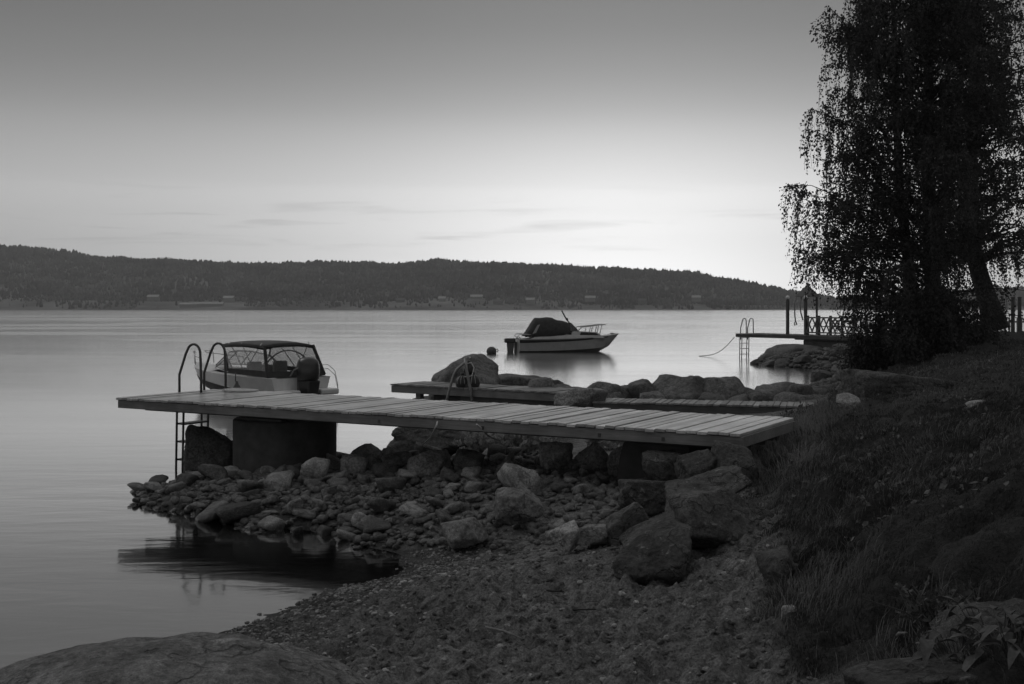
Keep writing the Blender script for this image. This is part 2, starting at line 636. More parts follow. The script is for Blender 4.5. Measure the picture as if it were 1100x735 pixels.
# waterline of the beach and the near side of the stone spit
for px, py in ((120, 735), (215, 688), (260, 672), (300, 656), (350, 630), (395, 605), (412, 597)):
    g(px, py, 0.0)
for px, py in ((150, 528), (152, 545), (200, 553), (260, 573), (340, 585), (385, 592)):
    g(px, py, 0.02)
for px, py, z in ((330, 605, -0.28), (250, 620, -0.35), (180, 600, -0.5), (180, 650, -0.5), (100, 560, -0.8), (60, 640, -0.9), (90, 510, -0.8), (20, 520, -1.1), (20, 700, -0.8)):
    g(px, py, z)
# spit crest and its back
for px, py, z in ((210, 515, 0.14), (300, 520, 0.28), (300, 550, 0.14), (370, 505, 0.34), (400, 550, 0.22), (450, 500, 0.47), (480, 560, 0.25), (520, 508, 0.55), (560, 560, 0.36), (450, 585, 0.10), (540, 583, 0.22), (610, 515, 0.62)):
    g(px, py, z)
for x, y, z in ((-5.2, 19.8, -0.35), (-3.2, 20.3, -0.3), (-1.4, 20.4, -0.1), (0.2, 20.2, 0.1), (-6.6, 17.6, -0.6), (1.6, 19.5, 0.4)):
    gx(x, y, z)
g(395, 606, -0.08)
g(372, 617, -0.12)
# beach
for px, py, z in ((400, 650, 0.13), (330, 690, 0.13), (450, 720, 0.30), (300, 725, 0.2), (520, 620, 0.26), (550, 680, 0.38), (600, 720, 0.48), (650, 640, 0.48), (700, 680, 0.58), (720, 725, 0.62), (800, 660, 0.66), (820, 720, 0.74), (900, 700, 0.82), (620, 590, 0.42), (700, 620, 0.52), (680, 560, 0.50), (700, 520, 0.52), (760, 610, 0.6)):
    g(px, py, z)
# grassy bank
for px, py, z in ((850, 640, 0.84), (880, 610, 0.98), (930, 660, 0.98), (1000, 690, 1.05), (1100, 720, 1.18), (1100, 640, 1.32), (1000, 600, 1.25), (900, 560, 1.08), (850, 560, 0.98), (830, 530, 0.92), (800, 500, 0.74), (830, 490, 0.86), (860, 470, 0.99), (900, 500, 1.12), (1000, 520, 1.38), (1100, 520, 1.6), (1000, 460, 1.48), (1100, 440, 1.72), (900, 450, 1.14), (880, 446, 1.08), (950, 440, 1.24), (1000, 420, 1.42), (1100, 400, 1.74), (960, 410, 1.12), (1040, 395, 1.6), (1000, 385, 1.38), (1100, 375, 1.78), (1060, 362, 1.75)):
    g(px, py, z)
# small spit behind the second jetty
for px, py, z in ((880, 430, 0.86), (800, 431, 0.62), (720, 431, 0.55), (640, 432, 0.5), (560, 422, 0.34), (480, 420, 0.2)):
    g(px, py, z)
for x, y, z in ((-2.6, 26.6, -0.3), (-0.5, 29.2, -0.3), (2.0, 28.4, -0.3), (4.5, 27.8, -0.25), (6.2, 28.5, -0.1), (-4.5, 24, -0.9), (-1.0, 22.5, -0.15), (1.5, 22, 0.3), (4, 20.5, 0.62), (5.3, 19.0, 0.95)):
    gx(x, y, z)
# bay and the far spit
for px, py in ((878, 411), (905, 405), (890, 399), (855, 395), (820, 388)):
    g(px, py, 0.0)
for px, py, z in ((760, 400, -0.8), (840, 404, -0.35), (800, 384, -0.9), (860, 385, 0.4), (890, 380, 0.6), (930, 385, 0.8), (920, 398, 0.5), (940, 403, 0.8), (960, 390, 1.0), (930, 372, 0.7), (970, 374, 0.9)):
    g(px, py, z)
for x, y, z in ((14.5, 66, -0.4), (18, 70, -0.4), (24, 72, -0.3), (30, 70, 0.3), (19, 58, 0.4), (18, 47, 0.9), (21.5, 50, 1.25), (24, 44, 1.5), (30, 52, 1.2), (40, 60, 0.9), (16, 36, 1.55), (19, 40, 1.75), (22, 34, 1.95), (30, 36, 2.0), (14, 22, 2.1), (18, 14, 2.3), (12, 8, 2.1), (8, 4, 1.7), (4, 0, 1.25), (10, -4, 1.8), (0, 0, 0.95), (-1.5, 1.5, 0.55), (1.5, 2.5, 0.95), (0.3, 4.2, 0.62), (-3, 2, -0.1), (-6, 4, -0.9), (-10, 8, -1.6), (-14, 20, -2), (-10, 35, -2), (0, 45, -1.8), (-4, 80, -2), (8, 80, -1.6), (6, 36, -0.9), (8, 52, -1.2), (25, 20, 2.4), (40, 40, 2.2), (60, 60, 1.4), (-8, -4, -0.8), (0, -6, 1.2), (60, 10, 2.6), (40, 85, -0.5), (20, 90, -1.0), (70, 90, -0.5)):
    gx(x, y, z)
CT = np.array(CT)
TS = 10.0
def tps_fit(P):
    n = len(P)
    X = P[:, :2] / TS
    d = np.linalg.norm(X[:, None] - X[None], axis=2)
    K = np.where(d > 0, d * d * np.log(np.maximum(d, 1e-9)), 0) + np.eye(n) * 0.002
    Q = np.hstack([np.ones((n, 1)), X])
    A = np.block([[K, Q], [Q.T, np.zeros((3, 3))]])
    return X, np.linalg.solve(A, np.concatenate([P[:, 2], np.zeros(3)]))
TX, TW = tps_fit(CT)
def smooth_z(x, y):
    x = np.asarray(x, float).ravel()
    y = np.asarray(y, float).ravel()
    out = np.empty(len(x))
    for i in range(0, len(x), 20000):
        q = np.stack([x[i:i + 20000], y[i:i + 20000]], 1) / TS
        d = np.linalg.norm(q[:, None] - TX[None], axis=2)
        K = np.where(d > 0, d * d * np.log(np.maximum(d, 1e-9)), 0)
        out[i:i + 20000] = K @ TW[:-3] + TW[-3] + q @ TW[-2:]
    return np.clip(out, -2.2, 2.9)
def turf_mask(x, y, z):
    "1 on the grassy bank, 0 on the beach and in the lake"
    x = np.asarray(x)
    y = np.asarray(y)
    n = fbm(x * 1.1, y * 1.1, 5, 4) * 0.35
    edge = np.interp(y, [0, 4.5, 5.6, 6.6, 8.0, 10.0, 11.5, 14, 18, 24, 34, 44, 60], [0.7, 1.35, 1.45, 1.5, 1.9, 2.3, 2.3, 2.75, 4.3, 6.8, 9.5, 12.5, 17])
    return sstep(-0.12, 0.25, x + n - edge) * sstep(0.25, 0.5, z + n * 0.4)
def full_z(x, y, detail=True):
    z = smooth_z(x, y)
    x = np.asarray(x, float).ravel()
    y = np.asarray(y, float).ravel()
    t = turf_mask(x, y, z)
    amp = sstep(-0.1, 0.3, z) * (1 - 0.85 * sstep(9.6, 11.2, y + 0.25 * x))
    z = z - 0.05 * (1 - t) * sstep(9.8, 11.2, y + 0.25 * x)
    z = z + fbm(x * 0.55, y * 0.55, 21, 3) * 0.10 * t
    z = z + t * (np.abs(fbm(x * 1.9, y * 1.9, 31, 4)) * 0.30 - 0.07 + fbm(x * 5, y * 5, 33, 3) * 0.06)
    z = z + (1 - t) * amp * (fbm(x * 2.6, y * 2.6, 41, 3) * 0.10 + np.abs(fbm(x * 4.6, y * 5.6, 51, 3)) * 0.12 + fbm(x * 12, y * 12, 61, 3) * 0.075 - 0.035)
    return z, t
def gz(x, y):
    return float(full_z(np.array([x]), np.array([y]))[0][0])

OX, OY = 0.0, -2.0
angs = np.concatenate([np.linspace(R(-62), R(-32), 70, endpoint=False), np.linspace(R(-32), R(36), 760, endpoint=False), np.linspace(R(36), R(68), 70)])
rads = np.concatenate([np.linspace(1.6, 5.5, 70, endpoint=False), np.linspace(5.5, 14.5, 430, endpoint=False), 14.5 * np.exp(np.linspace(0, math.log(110 / 14.5), 230))])
RR, AA = np.meshgrid(rads, angs, indexing='ij')
gxx = OX + RR * np.sin(AA)
gyy = OY + RR * np.cos(AA)
zz, tt = full_z(gxx.ravel(), gyy.ravel())
V = np.stack([gxx.ravel(), gyy.ravel(), zz], 1)
n0, n1 = RR.shape
idx = np.arange(n0 * n1).reshape(n0, n1)
Fg = np.stack([idx[:-1, :-1], idx[:-1, 1:], idx[1:, 1:], idx[1:, :-1]], -1).reshape(-1, 4)
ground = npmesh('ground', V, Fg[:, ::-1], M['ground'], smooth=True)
ground['kind'] = 'structure'
at_ = ground.data.attributes.new('turf', 'FLOAT', 'POINT')
at_.data.foreach_set('value', tt.astype(np.float32))

# the lake: one sheet out to the far shore
wb = MB()
wb.add([(-2900, -40, 0), (2900, -40, 0), (2900, 2900, 0), (-2900, 2900, 0)], [(0, 1, 2, 3)])
water = wb.build('water', M['water'])
water['kind'] = 'structure'

# ------------------------------------------------------------------ far hills, forest and houses
RY = 2300.0
hx = [-2800, -1500, -300, -100, 0, 60, 120, 200, 300, 420, 470, 560, 640, 700, 740, 790, 830, 870, 930, 1000, 1060, 1130, 1250, 1500, 2800]
hy = [262, 262, 258, 259, 264, 268, 275, 279, 283, 282, 279, 283, 288, 289, 293, 302, 311, 319, 321, 316, 309, 307, 303, 300, 296]
hX = [(p - 550) * RY / F for p in hx]
hZ = [H + (HZ - q) * RY / F - 7 for q in hy]
def hill_z(x, y):
    top = np.interp(x, hX, hZ)
    shore = 1615 + 30 * np.sin(x * 0.006) + 14 * np.sin(x * 0.021)
    t = np.clip((y - shore) / (RY - shore), 0, 1.6)
    up = np.where(t < 1, 0.12 * np.minimum(t / 0.12, 1) + 0.88 * sstep(0.05, 1.05, t) , 1 - 0.6 * (t - 1))
    z = top * up + fbm(x * 0.006, y * 0.006, 3, 4) * 16 * np.clip(t * 3, 0, 1) * np.clip(1.3 - t, 0, 1)
    return np.where(y < shore, -3.0, np.maximum(z, 0.8)), t
xs = np.linspace(-2600, 2600, 360)
ys = np.linspace(1560, 2780, 90)
YY, XX = np.meshgrid(ys, xs, indexing='ij')
hz_, _ = hill_z(XX.ravel(), YY.ravel())
idx = np.arange(XX.size).reshape(XX.shape)
Fh = np.stack([idx[:-1, :-1], idx[:-1, 1:], idx[1:, 1:], idx[1:, :-1]], -1).reshape(-1, 4)
hills = npmesh('hills', np.stack([XX.ravel(), YY.ravel(), hz_], 1), Fh, M['hill'], smooth=True)
hills['kind'] = 'structure'

HOUSES = [  # px, py of the base, Y, width m, storeys, roof pale?, label
    (165, 321, 1690, 17, 1, True, 'far house with a pale roof standing alone left of the big field', 'house'),
    (203, 329, 1640, 26, 0.7, True, 'long low pale shed at the waterside below the field, left one of two', 'shed'),
    (224, 328.5, 1640, 42, 0.7, True, 'longest pale roofed shed at the waterside below the big field', 'shed'),
    (246, 322.5, 1700, 16, 1.2, True, 'pale gabled barn at the right end of the big field across the lake', 'barn'),
    (430, 325, 1680, 13, 1, False, 'small grey house behind the far shore, left of the pale house row', 'house'),
    (475, 324, 1680, 10, 1.6, True, 'narrow tall pale house on the far shore', 'house'),
    (512, 321, 1710, 18, 1, True, 'house with wide pale roof among trees, above the far shore', 'house'),
    (535, 326, 1660, 14, 1, False, 'dark roofed house low by the far water, under the wide pale roof', 'house'),
    (570, 325, 1670, 12, 1.4, True, 'pale house behind the moored cruiser on the far shore', 'house'),
    (634, 322, 1700, 15, 1, True, 'pale roofed house on the far slope right of the cruiser', 'house'),
    (690, 325, 1680, 12, 1, False, 'small dark roofed house on the far shore under the hilltop', 'house'),
    (748, 322, 1700, 13, 1.2, True, 'pale house near where the far hill falls off to the right', 'house'),
]
hs = []
for (px, py, Y, w, st, pale, lab, cat) in HOUSES:
    x = (px - 550) * Y / F
    z = max(float(hill_z(np.array([x]), np.array([Y]))[0][0]), H - (py - HZ) * Y / F)
    hs.append((x, Y))
    e = empty('far_house' if cat == 'house' else 'far_' + cat, (x, Y, z), R(random.uniform(-12, 12)))
    tag(e, lab, cat, 'buildings scattered along the far shore')
    d = 8.0
    hgt = 2.8 * max(st, 1.0)
    MB().box((-w / 2, -d / 2, -3), (w / 2, d / 2, hgt)).build('wall', M['housewhite'] if pale else M['housewall'], e)
    rb = MB()
    o = 0.6
    rh = 3.0 if st >= 1 else 2.0
    for sgn in (-1, 1):
        rb.hexa([(-w / 2 - o, sgn * (d / 2 + o), hgt - 0.3), (w / 2 + o, sgn * (d / 2 + o), hgt - 0.3), (w / 2 + o, 0, hgt + rh), (-w / 2 - o, 0, hgt + rh),
                 (-w / 2 - o, sgn * (d / 2 + o), hgt), (w / 2 + o, sgn * (d / 2 + o), hgt), (w / 2 + o, 0, hgt + rh + 0.3), (-w / 2 - o, 0, hgt + rh + 0.3)])
    rb.build('roof', M['houseroofpale'] if pale else M['houseroof'], e)

# forest: one mass far off
NT_ = 46000
fx = rng.uniform(-1500, 1500, NT_)
fy = 1615 + (2360 - 1615) * rng.random(NT_) ** 0.9
fz, ft = hill_z(fx, fy)
field = fbm(fx * 0.011, fy * 0.018, 77, 3)
keep = (fz > 0.5) & ((field > -0.22) | (ft > 0.09 + 0.1 * field) )
fpx = 550 + fx * F / fy
bigfield = (fpx > 150) & (fpx < 262) & (ft < 0.16)
leftfield = (fpx < 60) & (ft < 0.10)
keep &= ~(bigfield & (rng.random(NT_) < 0.93)) & ~(leftfield & (rng.random(NT_) < 0.9))
for (x, y) in hs:
    keep &= ~((np.abs(fx - x) < 14) & (fy > y - 60) & (fy < y + 8))
fx, fy, fz, ft = fx[keep], fy[keep], fz[keep], ft[keep]
n = len(fx)
hgt = rng.uniform(5, 12, n) * np.clip(0.9 + 0.7 * fbm(fx * 0.02, fy * 0.02, 9, 3), 0.5, 1.3) * np.clip(0.55 + ft * 1.5, 0.55, 1)
conif = rng.random(n) < 0.62
rad = np.where(conif, hgt * 0.20, hgt * 0.34) * rng.uniform(0.8, 1.25, n)
K = 6
ring = np.array([[math.cos(2 * PI * j / K), math.sin(2 * PI * j / K)] for j in range(K)])
lev = [(0.02, 0.75, 0.7), (0.28, 1.0, 1.0), (0.62, 0.55, 0.85), (1.0, 0.02, 0.12)]     # height, conifer radius, leaf-tree radius
Vt = np.empty((n, len(lev) * K, 3), np.float32)
for li, (h_, rc, rl) in enumerate(lev):
    rr = rad * np.where(conif, rc, rl)
    jit = rng.uniform(0.75, 1.25, (n, K))
    Vt[:, li * K:(li + 1) * K, 0] = fx[:, None] + rr[:, None] * ring[None, :, 0] * jit
    Vt[:, li * K:(li + 1) * K, 1] = fy[:, None] + rr[:, None] * ring[None, :, 1] * jit
    Vt[:, li * K:(li + 1) * K, 2] = (fz + h_ * hgt)[:, None]
fl = []
for li in range(len(lev) - 1):
    for j in range(K):
        fl.append((li * K + j, li * K + (j + 1) % K, (li + 1) * K + (j + 1) % K, (li + 1) * K + j))
fl = np.array(fl)
Ft = (np.arange(n)[:, None, None] * (len(lev) * K) + fl[None]).reshape(-1, 4)
forest = npmesh('forest', Vt.reshape(-1, 3), Ft, M['forest'])
tag(forest, 'dense wooded hillside of conifers across the lake', 'forest', kind='stuff')

# haze: pale air that greys the far hills
hb = MB().box((-3000, -120, -4.0), (3000, 2950, 260))
hm = NT('lake_haze')
hm.t.nodes.remove(hm.bsdf)
pv = hm.n('ShaderNodeVolumePrincipled')
pv.inputs['Color'].default_value = vec3(0.95)
pv.inputs['Density'].default_value = 0.0002
pv.inputs['Anisotropy'].default_value = 0.2
hm.l(pv.outputs[0], hm.out.inputs['Volume'])
haze = hb.build('haze', hm.m)
haze['kind'] = 'stuff'

# ------------------------------------------------------------------ stones
def rock_mesh(name, seed, dims, sub=3, planes=13, p=11, rough=0.05, pl_lo=0.62, flat=None, bedding=0.0):
    rr = random.Random(seed)
    bm = bmesh.new()
    bmesh.ops.create_icosphere(bm, subdivisions=sub, radius=1.0)
    N = []
    for i in range(planes):
        while True:
            d = Vector((rr.gauss(0, 1), rr.gauss(0, 1), rr.gauss(0, 1)))
            if d.length > 0.2:
                break
        N.append((d.normalized(), rr.uniform(pl_lo, 1.0)))
    for ax in ((0, 0, 1), (0, 0, -1), (1, 0, 0), (-1, 0, 0), (0, 1, 0), (0, -1, 0)):
        N.append((Vector(ax), rr.uniform(0.85, 1.0)))
    if flat:
        N.append((Vector(flat[0]).normalized(), flat[1]))
    off = Vector((rr.uniform(-50, 50), rr.uniform(-50, 50), rr.uniform(-50, 50)))
    for v in bm.verts:
        d = v.co.normalized()
        s = 0.0
        for nrm, h in N:
            q = d.dot(nrm)
            if q > 0:
                s += (q / h) ** p
        r = s ** (-1.0 / p)
        f = mnoise.fractal(d * 1.6 + off, 1.0, 2.0, 4)
        f2 = mnoise.fractal(d * 6 + off, 0.9, 2.0, 4)
        r *= 1 + rough * 1.2 * f + rough * 0.55 * f2
        c = d * r
        if bedding:
            c += Vector((0, 0, 1)) * bedding * 0.5 * math.sin(c.z * 16 + f * 3)
        v.co = c
    lo_ = [min(v.co[i] for v in bm.verts) for i in range(3)]
    hi_ = [max(v.co[i] for v in bm.verts) for i in range(3)]
    for v in bm.verts:
        v.co = Vector([(2 * (v.co[i] - lo_[i]) / (hi_[i] - lo_[i]) - 1) * dims[i] for i in range(3)])
    me = bpy.data.meshes.new(name)
    bm.to_mesh(me)
    bm.free()
    me.polygons.foreach_set('use_smooth', [True] * len(me.polygons))
    return me
def place_rock(me, name, loc, rot, scale, mat, label, cat='stone', group=None):
    o = bpy.data.objects.new(name, me)
    if not me.materials:
        me.materials.append(mat)
    COL.objects.link(o)
    o.location = loc
    o.rotation_euler = rot
    o.scale = scale if not isinstance(scale, (int, float)) else (scale,) * 3
    if label:
        tag(o, label, cat, group)
    return o
def hero(px0, px1, py0, py1, zb, depth, label, seed, rot=(0, 0, 0), mat='boulder', name='boulder', planes=12, p=12, sub=5, sink=0.12, rough=0.075, flat=None, bed=0.0, cat='boulder'):
    "a boulder whose outline spans these pixels and that stands on height zb"
    base = at((px0 + px1) / 2, py1, zb)
    w = (px1 - px0) * base.y / F
    h = (py1 - py0) * base.y / F
    me = rock_mesh(name, seed, (w / 2 * 1.04, depth / 2, h / 2 * (1 + sink) * 1.02), sub, planes, p * 2, rough, 0.55, flat, bed)
    c = Vector((base.x, base.y + depth * 0.35, zb + h / 2 * (1 - sink)))
    return place_rock(me, name, c, rot, 1, M[mat], label, cat)

slabrock_q = []
# stones crowding the shade under the landward end of the jetty
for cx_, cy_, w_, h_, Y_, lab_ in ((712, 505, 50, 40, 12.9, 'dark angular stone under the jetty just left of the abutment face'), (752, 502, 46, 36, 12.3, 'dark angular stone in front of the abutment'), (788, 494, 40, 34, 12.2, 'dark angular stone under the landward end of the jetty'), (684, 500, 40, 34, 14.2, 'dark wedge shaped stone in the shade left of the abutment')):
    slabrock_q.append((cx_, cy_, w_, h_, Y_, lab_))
# foreground granite dome at the water's edge
me = rock_mesh('boulder', 3, (1.38, 1.2, 1.05), 6, 0, 2.3, 0.03, 0.9)
place_rock(me, 'boulder', (-1.60, 4.95, 0.13), (0.05, -0.03, 0.3), 1, M['granite'], 'huge smooth domed granite boulder filling the lower left corner beside the water', 'boulder')

def slabrock(cx, cy, lpx, tpx, depth, Y, tilt, label, seed, mat='boulder', planes=6, p=26, yaw=0.1, bed=0.04, flat=None, name='boulder', cat='boulder'):
    "a slab whose long axis leans by tilt, centred on this pixel at distance Y"
    q = atY(cx, cy, Y)
    me = rock_mesh(name, seed, (lpx / 2 * Y / F, depth / 2, tpx / 2 * Y / F), 5, planes, p, 0.07, 0.55, flat, bed)
    return place_rock(me, name, q, (0.0, -tilt, yaw), 1, M[mat], label, cat)
slabrock(702, 599, 94, 50, 0.7, 9.1, 0.26, 'largest tilted boulder standing on the open sand, nearest the viewer', 11, flat=((-0.35, -0.6, 0.72), 0.5))
hero(724, 836, 528, 602, 0.58, 0.95, 'broad dark boulder tucked against the grassy bank behind the tilted one', 12, (0.05, -0.10, 0.1), planes=6, p=14, bed=0.03, flat=((0.05, -1, 0.12), 0.7))
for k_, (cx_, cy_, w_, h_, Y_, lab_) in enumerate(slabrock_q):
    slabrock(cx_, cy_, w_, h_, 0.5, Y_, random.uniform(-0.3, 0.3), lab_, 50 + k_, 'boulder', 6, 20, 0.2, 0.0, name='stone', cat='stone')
slabrock(752, 536, 112, 38, 0.6, 11.0, 0.52, 'long sloping boulder with pale lichen spots below the jetty end', 13, flat=((-0.1, -0.75, 0.66), 0.5))
slabrock(704, 570, 82, 20, 0.45, 10.2, 0.42, 'thin flat slab wedged behind the tilted sand boulder', 14)
hero(612, 660, 566, 588, 0.42, 0.4, 'small flat topped stone where the stones meet the sand', 15, (0, 0.0, 0.2), planes=8, p=18, mat='stone', name='stone', cat='stone')
hero(594, 626, 566, 592, 0.40, 0.28, 'rounded pale stone leaning by the small flat topped one', 16, (0, -0.5, 0), mat='pale_stone', name='stone', cat='stone', planes=7, p=8)
hero(648, 700, 548, 585, 0.46, 0.3, 'narrow leaning stone splinter pointing up right by the slab', 17, (0, -0.6, 0), planes=7, p=16, mat='stone', name='stone', cat='stone')
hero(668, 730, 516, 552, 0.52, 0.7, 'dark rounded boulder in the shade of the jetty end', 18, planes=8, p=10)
hero(534, 582, 528, 564, 0.36, 0.5, 'big smooth stone in the middle of the stone slope', 19, (0, 0.05, 0.3), mat='stone', name='stone', cat='stone', p=9)
hero(478, 520, 556, 590, 0.16, 0.4, 'leaning stone at the foot of the slope, touching the sand', 20, (0, -0.45, 0.2), mat='stone', name='stone', cat='stone')
hero(322, 350, 492, 520, 0.3, 0.35, 'pale pointed stone standing upright right below the pier', 21, (0, 0.25, 0), mat='pale_stone', name='stone', cat='stone', planes=6, p=16, sub=3)
hero(366, 394, 490, 508, 0.36, 0.35, 'pale broken stone lying right of the pier foot', 22, (0, 0.1, 0), mat='pale_stone', name='stone', cat='stone', planes=6, p=16, sub=3)
hero(192, 252, 462, 513, 0.06, 0.85, 'tall dark boulder between the bathing ladder and the pier', 23, (0, 0.12, 0.2), mat='stone', planes=7, p=9, flat=((0.45, -0.1, 0.9), 0.75))
hero(580, 616, 477, 511, 0.48, 0.5, 'dark round boulder under the jetty, left one of two', 24, mat='stone', p=8)
hero(618, 654, 477, 509, 0.5, 0.5, 'dark round boulder under the jetty, right one of two', 25, mat='stone', p=8)
hero(655, 700, 480, 515, 0.52, 0.5, 'dark block of stone beside the concrete abutment', 26, mat='stone', p=12)
hero(436, 484, 486, 516, 0.36, 0.5, 'dark stone under the jetty below the big grey boulder', 27, mat='stone', p=9)
hero(416, 536, 448, 492, 0.28, 1.3, 'big grey boulder seen beneath the jetty at mid span', 28, mat='far_stone', p=9, flat=((-0.3, -0.5, 0.8), 0.85))
hero(458, 537, 383, 432, 0.35, 1.6, 'tall rounded boulder rising behind the second jetty', 29, (0, -0.05, 0), mat='far_stone', p=7, planes=4, flat=((-0.62, 0, 0.78), 0.72))
hero(512, 584, 403, 430, 0.3, 1.3, 'low humped boulder right of the tall one behind the second jetty', 30, (0, -0.05, 0), mat='far_stone', p=7, planes=7)
hero(918, 1024, 401, 440, 1.16, 1.2, 'wide dark slab boulder with mossy top on the grassy bank', 31, (0, 0.06, 0.1), planes=7, p=14, flat=((0.0, -1, 0.02), 0.55))
hero(898, 926, 424, 445, 1.12, 0.4, 'pale rounded stone leaning on the wide slab boulder', 32, (0, -0.2, 0), mat='pale_stone', name='stone', cat='stone', planes=6, p=9)
hero(1042, 1066, 431, 440, 1.5, 0.25, 'small flat pale stone lying alone in the grass', 33, (0, -0.1, 0), mat='pale_stone', name='stone', cat='stone', planes=8, p=12, sub=3)
slabrock(1072, 700, 116, 84, 0.5, 5.25, 0.14, 'dark boulder half buried in grass at the lower right', 34, 'boulder', 7, 20, -0.1, 0.0, flat=((0.25, -1, 0.05), 0.5))
slabrock(992, 735, 165, 38, 0.35, 4.85, 0.12, 'long low dark ledge of rock among leaves at the lower right corner', 35, 'boulder', 6, 20, -0.05, 0.03, flat=((0.0, -1, -0.1), 0.5))
hero(840, 856, 652, 672, 0.80, 0.10, 'small upright stone at the grass edge above the sand', 36, (0, 0.1, 0), mat='stone', name='stone', cat='stone', planes=7, p=12, sub=3)
hero(824, 866, 596, 636, 0.80, 0.35, 'grey stone showing under the grass edge beside the broad dark boulder', 37, (0, -0.3, 0), planes=8, p=12)

hero(600, 652, 417, 446, 0.52, 0.9, 'pale flat faced boulder between the low jetty and the gangway', 41, (0, 0.1, 0.2), mat='pale_stone', planes=8, p=9)
hero(574, 612, 408, 436, 0.42, 0.8, 'boulder closing off the right end of the low jetty', 42, (0, -0.1, 0), mat='far_stone', planes=7, p=12)
# row of boulders behind the lower gangway
row = [(582, 406, 36), (604, 412, 46), (630, 418, 40), (652, 411, 42), (676, 414, 30), (693, 407, 42), (714, 414, 34), (743, 403, 66), (781, 404, 56), (806, 414, 44), (831, 414, 56), (860, 412, 44), (884, 417, 34), (660, 421, 34), (705, 421, 36), (770, 422, 40), (815, 422, 32), (612, 423, 38), (848, 422, 34), (595, 427, 30), (725, 424, 30), (790, 424, 34), (873, 424, 30)]
rowlab = ['leftmost', 'second', 'pale flat faced', 'fourth', 'small wedged', 'jagged topped', 'low dark', 'largest humped', 'second largest rounded', 'steep sided', 'flat topped', 'tall right', 'last right']
protos_far = [rock_mesh('boulder', 100 + i, (0.5, 0.5, 0.5), 4, 8, 20 + 3 * i, 0.09, 0.5) for i in range(6)]
for k, (cx, top, w) in enumerate(row):
    front = k >= 13
    Y = 25.6 - (cx - 600) * 0.0035 - (1.0 if front else 0)
    x = (cx - 550) * Y / F
    zt = H - (top - HZ) * Y / F
    zb = 0.15
    ww = w * Y / F * 1.1
    if front:
        lab, grp = 'small grey stone at the foot of the boulder row behind the low gangway', 'small stones in front of the boulder row'
    else:
        lab, grp = rowlab[k] + ' boulder in the row of rocks behind the low gangway', 'boulder row behind the low gangway'
    place_rock(protos_far[k % 6], 'boulder', (x, Y, (zt + zb) / 2), (random.uniform(-.15, .15), random.uniform(-.2, .2), random.uniform(0, 6.28)), (ww, ww, zt - zb), M['far_stone'], lab, 'boulder', grp)

# the stone pile under the jetty
protos = [rock_mesh('stone', 200 + i, (0.5, 0.5 * random.uniform(.6, 1), 0.5 * random.uniform(.45, .8)), 3, random.choice((4, 6, 8)), random.choice((16, 26, 36)), 0.08, 0.45) for i in range(16)]
def in_pile(px, py):
    "outline of the pile on the photograph's plane, as a polygon test"
    poly = [(146, 520), (160, 503), (200, 497), (260, 490), (320, 488), (400, 482), (470, 486), (540, 490), (620, 500), (690, 508), (710, 545), (640, 580), (600, 588), (520, 590), (440, 588), (380, 590), (330, 583), (270, 572), (200, 556), (150, 546)]
    ins = False
    j = len(poly) - 1
    for i in range(len(poly)):
        xi, yi = poly[i]
        xj, yj = poly[j]
        if (yi > py) != (yj > py) and px < (xj - xi) * (py - yi) / (yj - yi) + xi:
            ins = not ins
        j = i
    return ins
def proj(p):
    return 550 + p[0] * F / p[1], HZ + (H - p[2]) * F / p[1]
cand = []
xs_ = rng.uniform(-7.0, 2.6, 16000)
ys_ = rng.uniform(11.5, 20.5, 16000)
zs_ = full_z(xs_, ys_)[0]
pile = []
for x, y, z in zip(xs_, ys_, zs_):
    px, py = proj((x, y, max(z, 0)))
    if z > -0.12 and in_pile(px, py):
        cand.append((x, y, z, px, py))
placed = []
def try_place(lo, hi, count, gap, tries):
    k = 0
    for _ in range(tries):
        if k >= count or not cand:
            break
        x, y, z, px, py = random.choice(cand)
        s = lo * (hi / lo) ** random.random()
        if px > 560:
            s *= 0.62
        elif px > 440:
            s *= 0.85
        if all((x - a) ** 2 + (y - b) ** 2 > (gap * (s + c)) ** 2 for a, b, c in placed):
            placed.append((x, y, s))
            pile.append((x, y, z, s, px, py))
            k += 1
try_place(0.42, 0.60, 10, 0.45, 800)
try_place(0.27, 0.42, 70, 0.36, 8000)
try_place(0.17, 0.27, 145, 0.33, 40000)
for (x, y, z, s, px, py) in pile:
    if py > 548 and px > 300:
        where, grp = 'along the lower edge of the stone slope', 'lower edge stones'
    elif px < 300:
        where, grp = 'at the outer end of the spit beside the ladder', 'outer spit stones'
    elif px < 450:
        where, grp = 'in the pile around the pier foot', 'pier foot stones'
    else:
        where, grp = 'on the stone slope under the jetty span', 'jetty slope stones'
    size = 'large' if s > 0.38 else 'mid sized' if s > 0.24 else 'small'
    sh = random.uniform(0.7, 1.05)
    place_rock(random.choice(protos), 'stone', (x, y, max(z, -0.05) + s * 0.28), (random.uniform(-.5, .5), random.uniform(-.5, .5), random.uniform(0, 6.28)), (s * 1.15, s, s * sh), M['stone'], '%s grey stone %s' % (size, where), 'stone', '%s %s' % (size, grp))

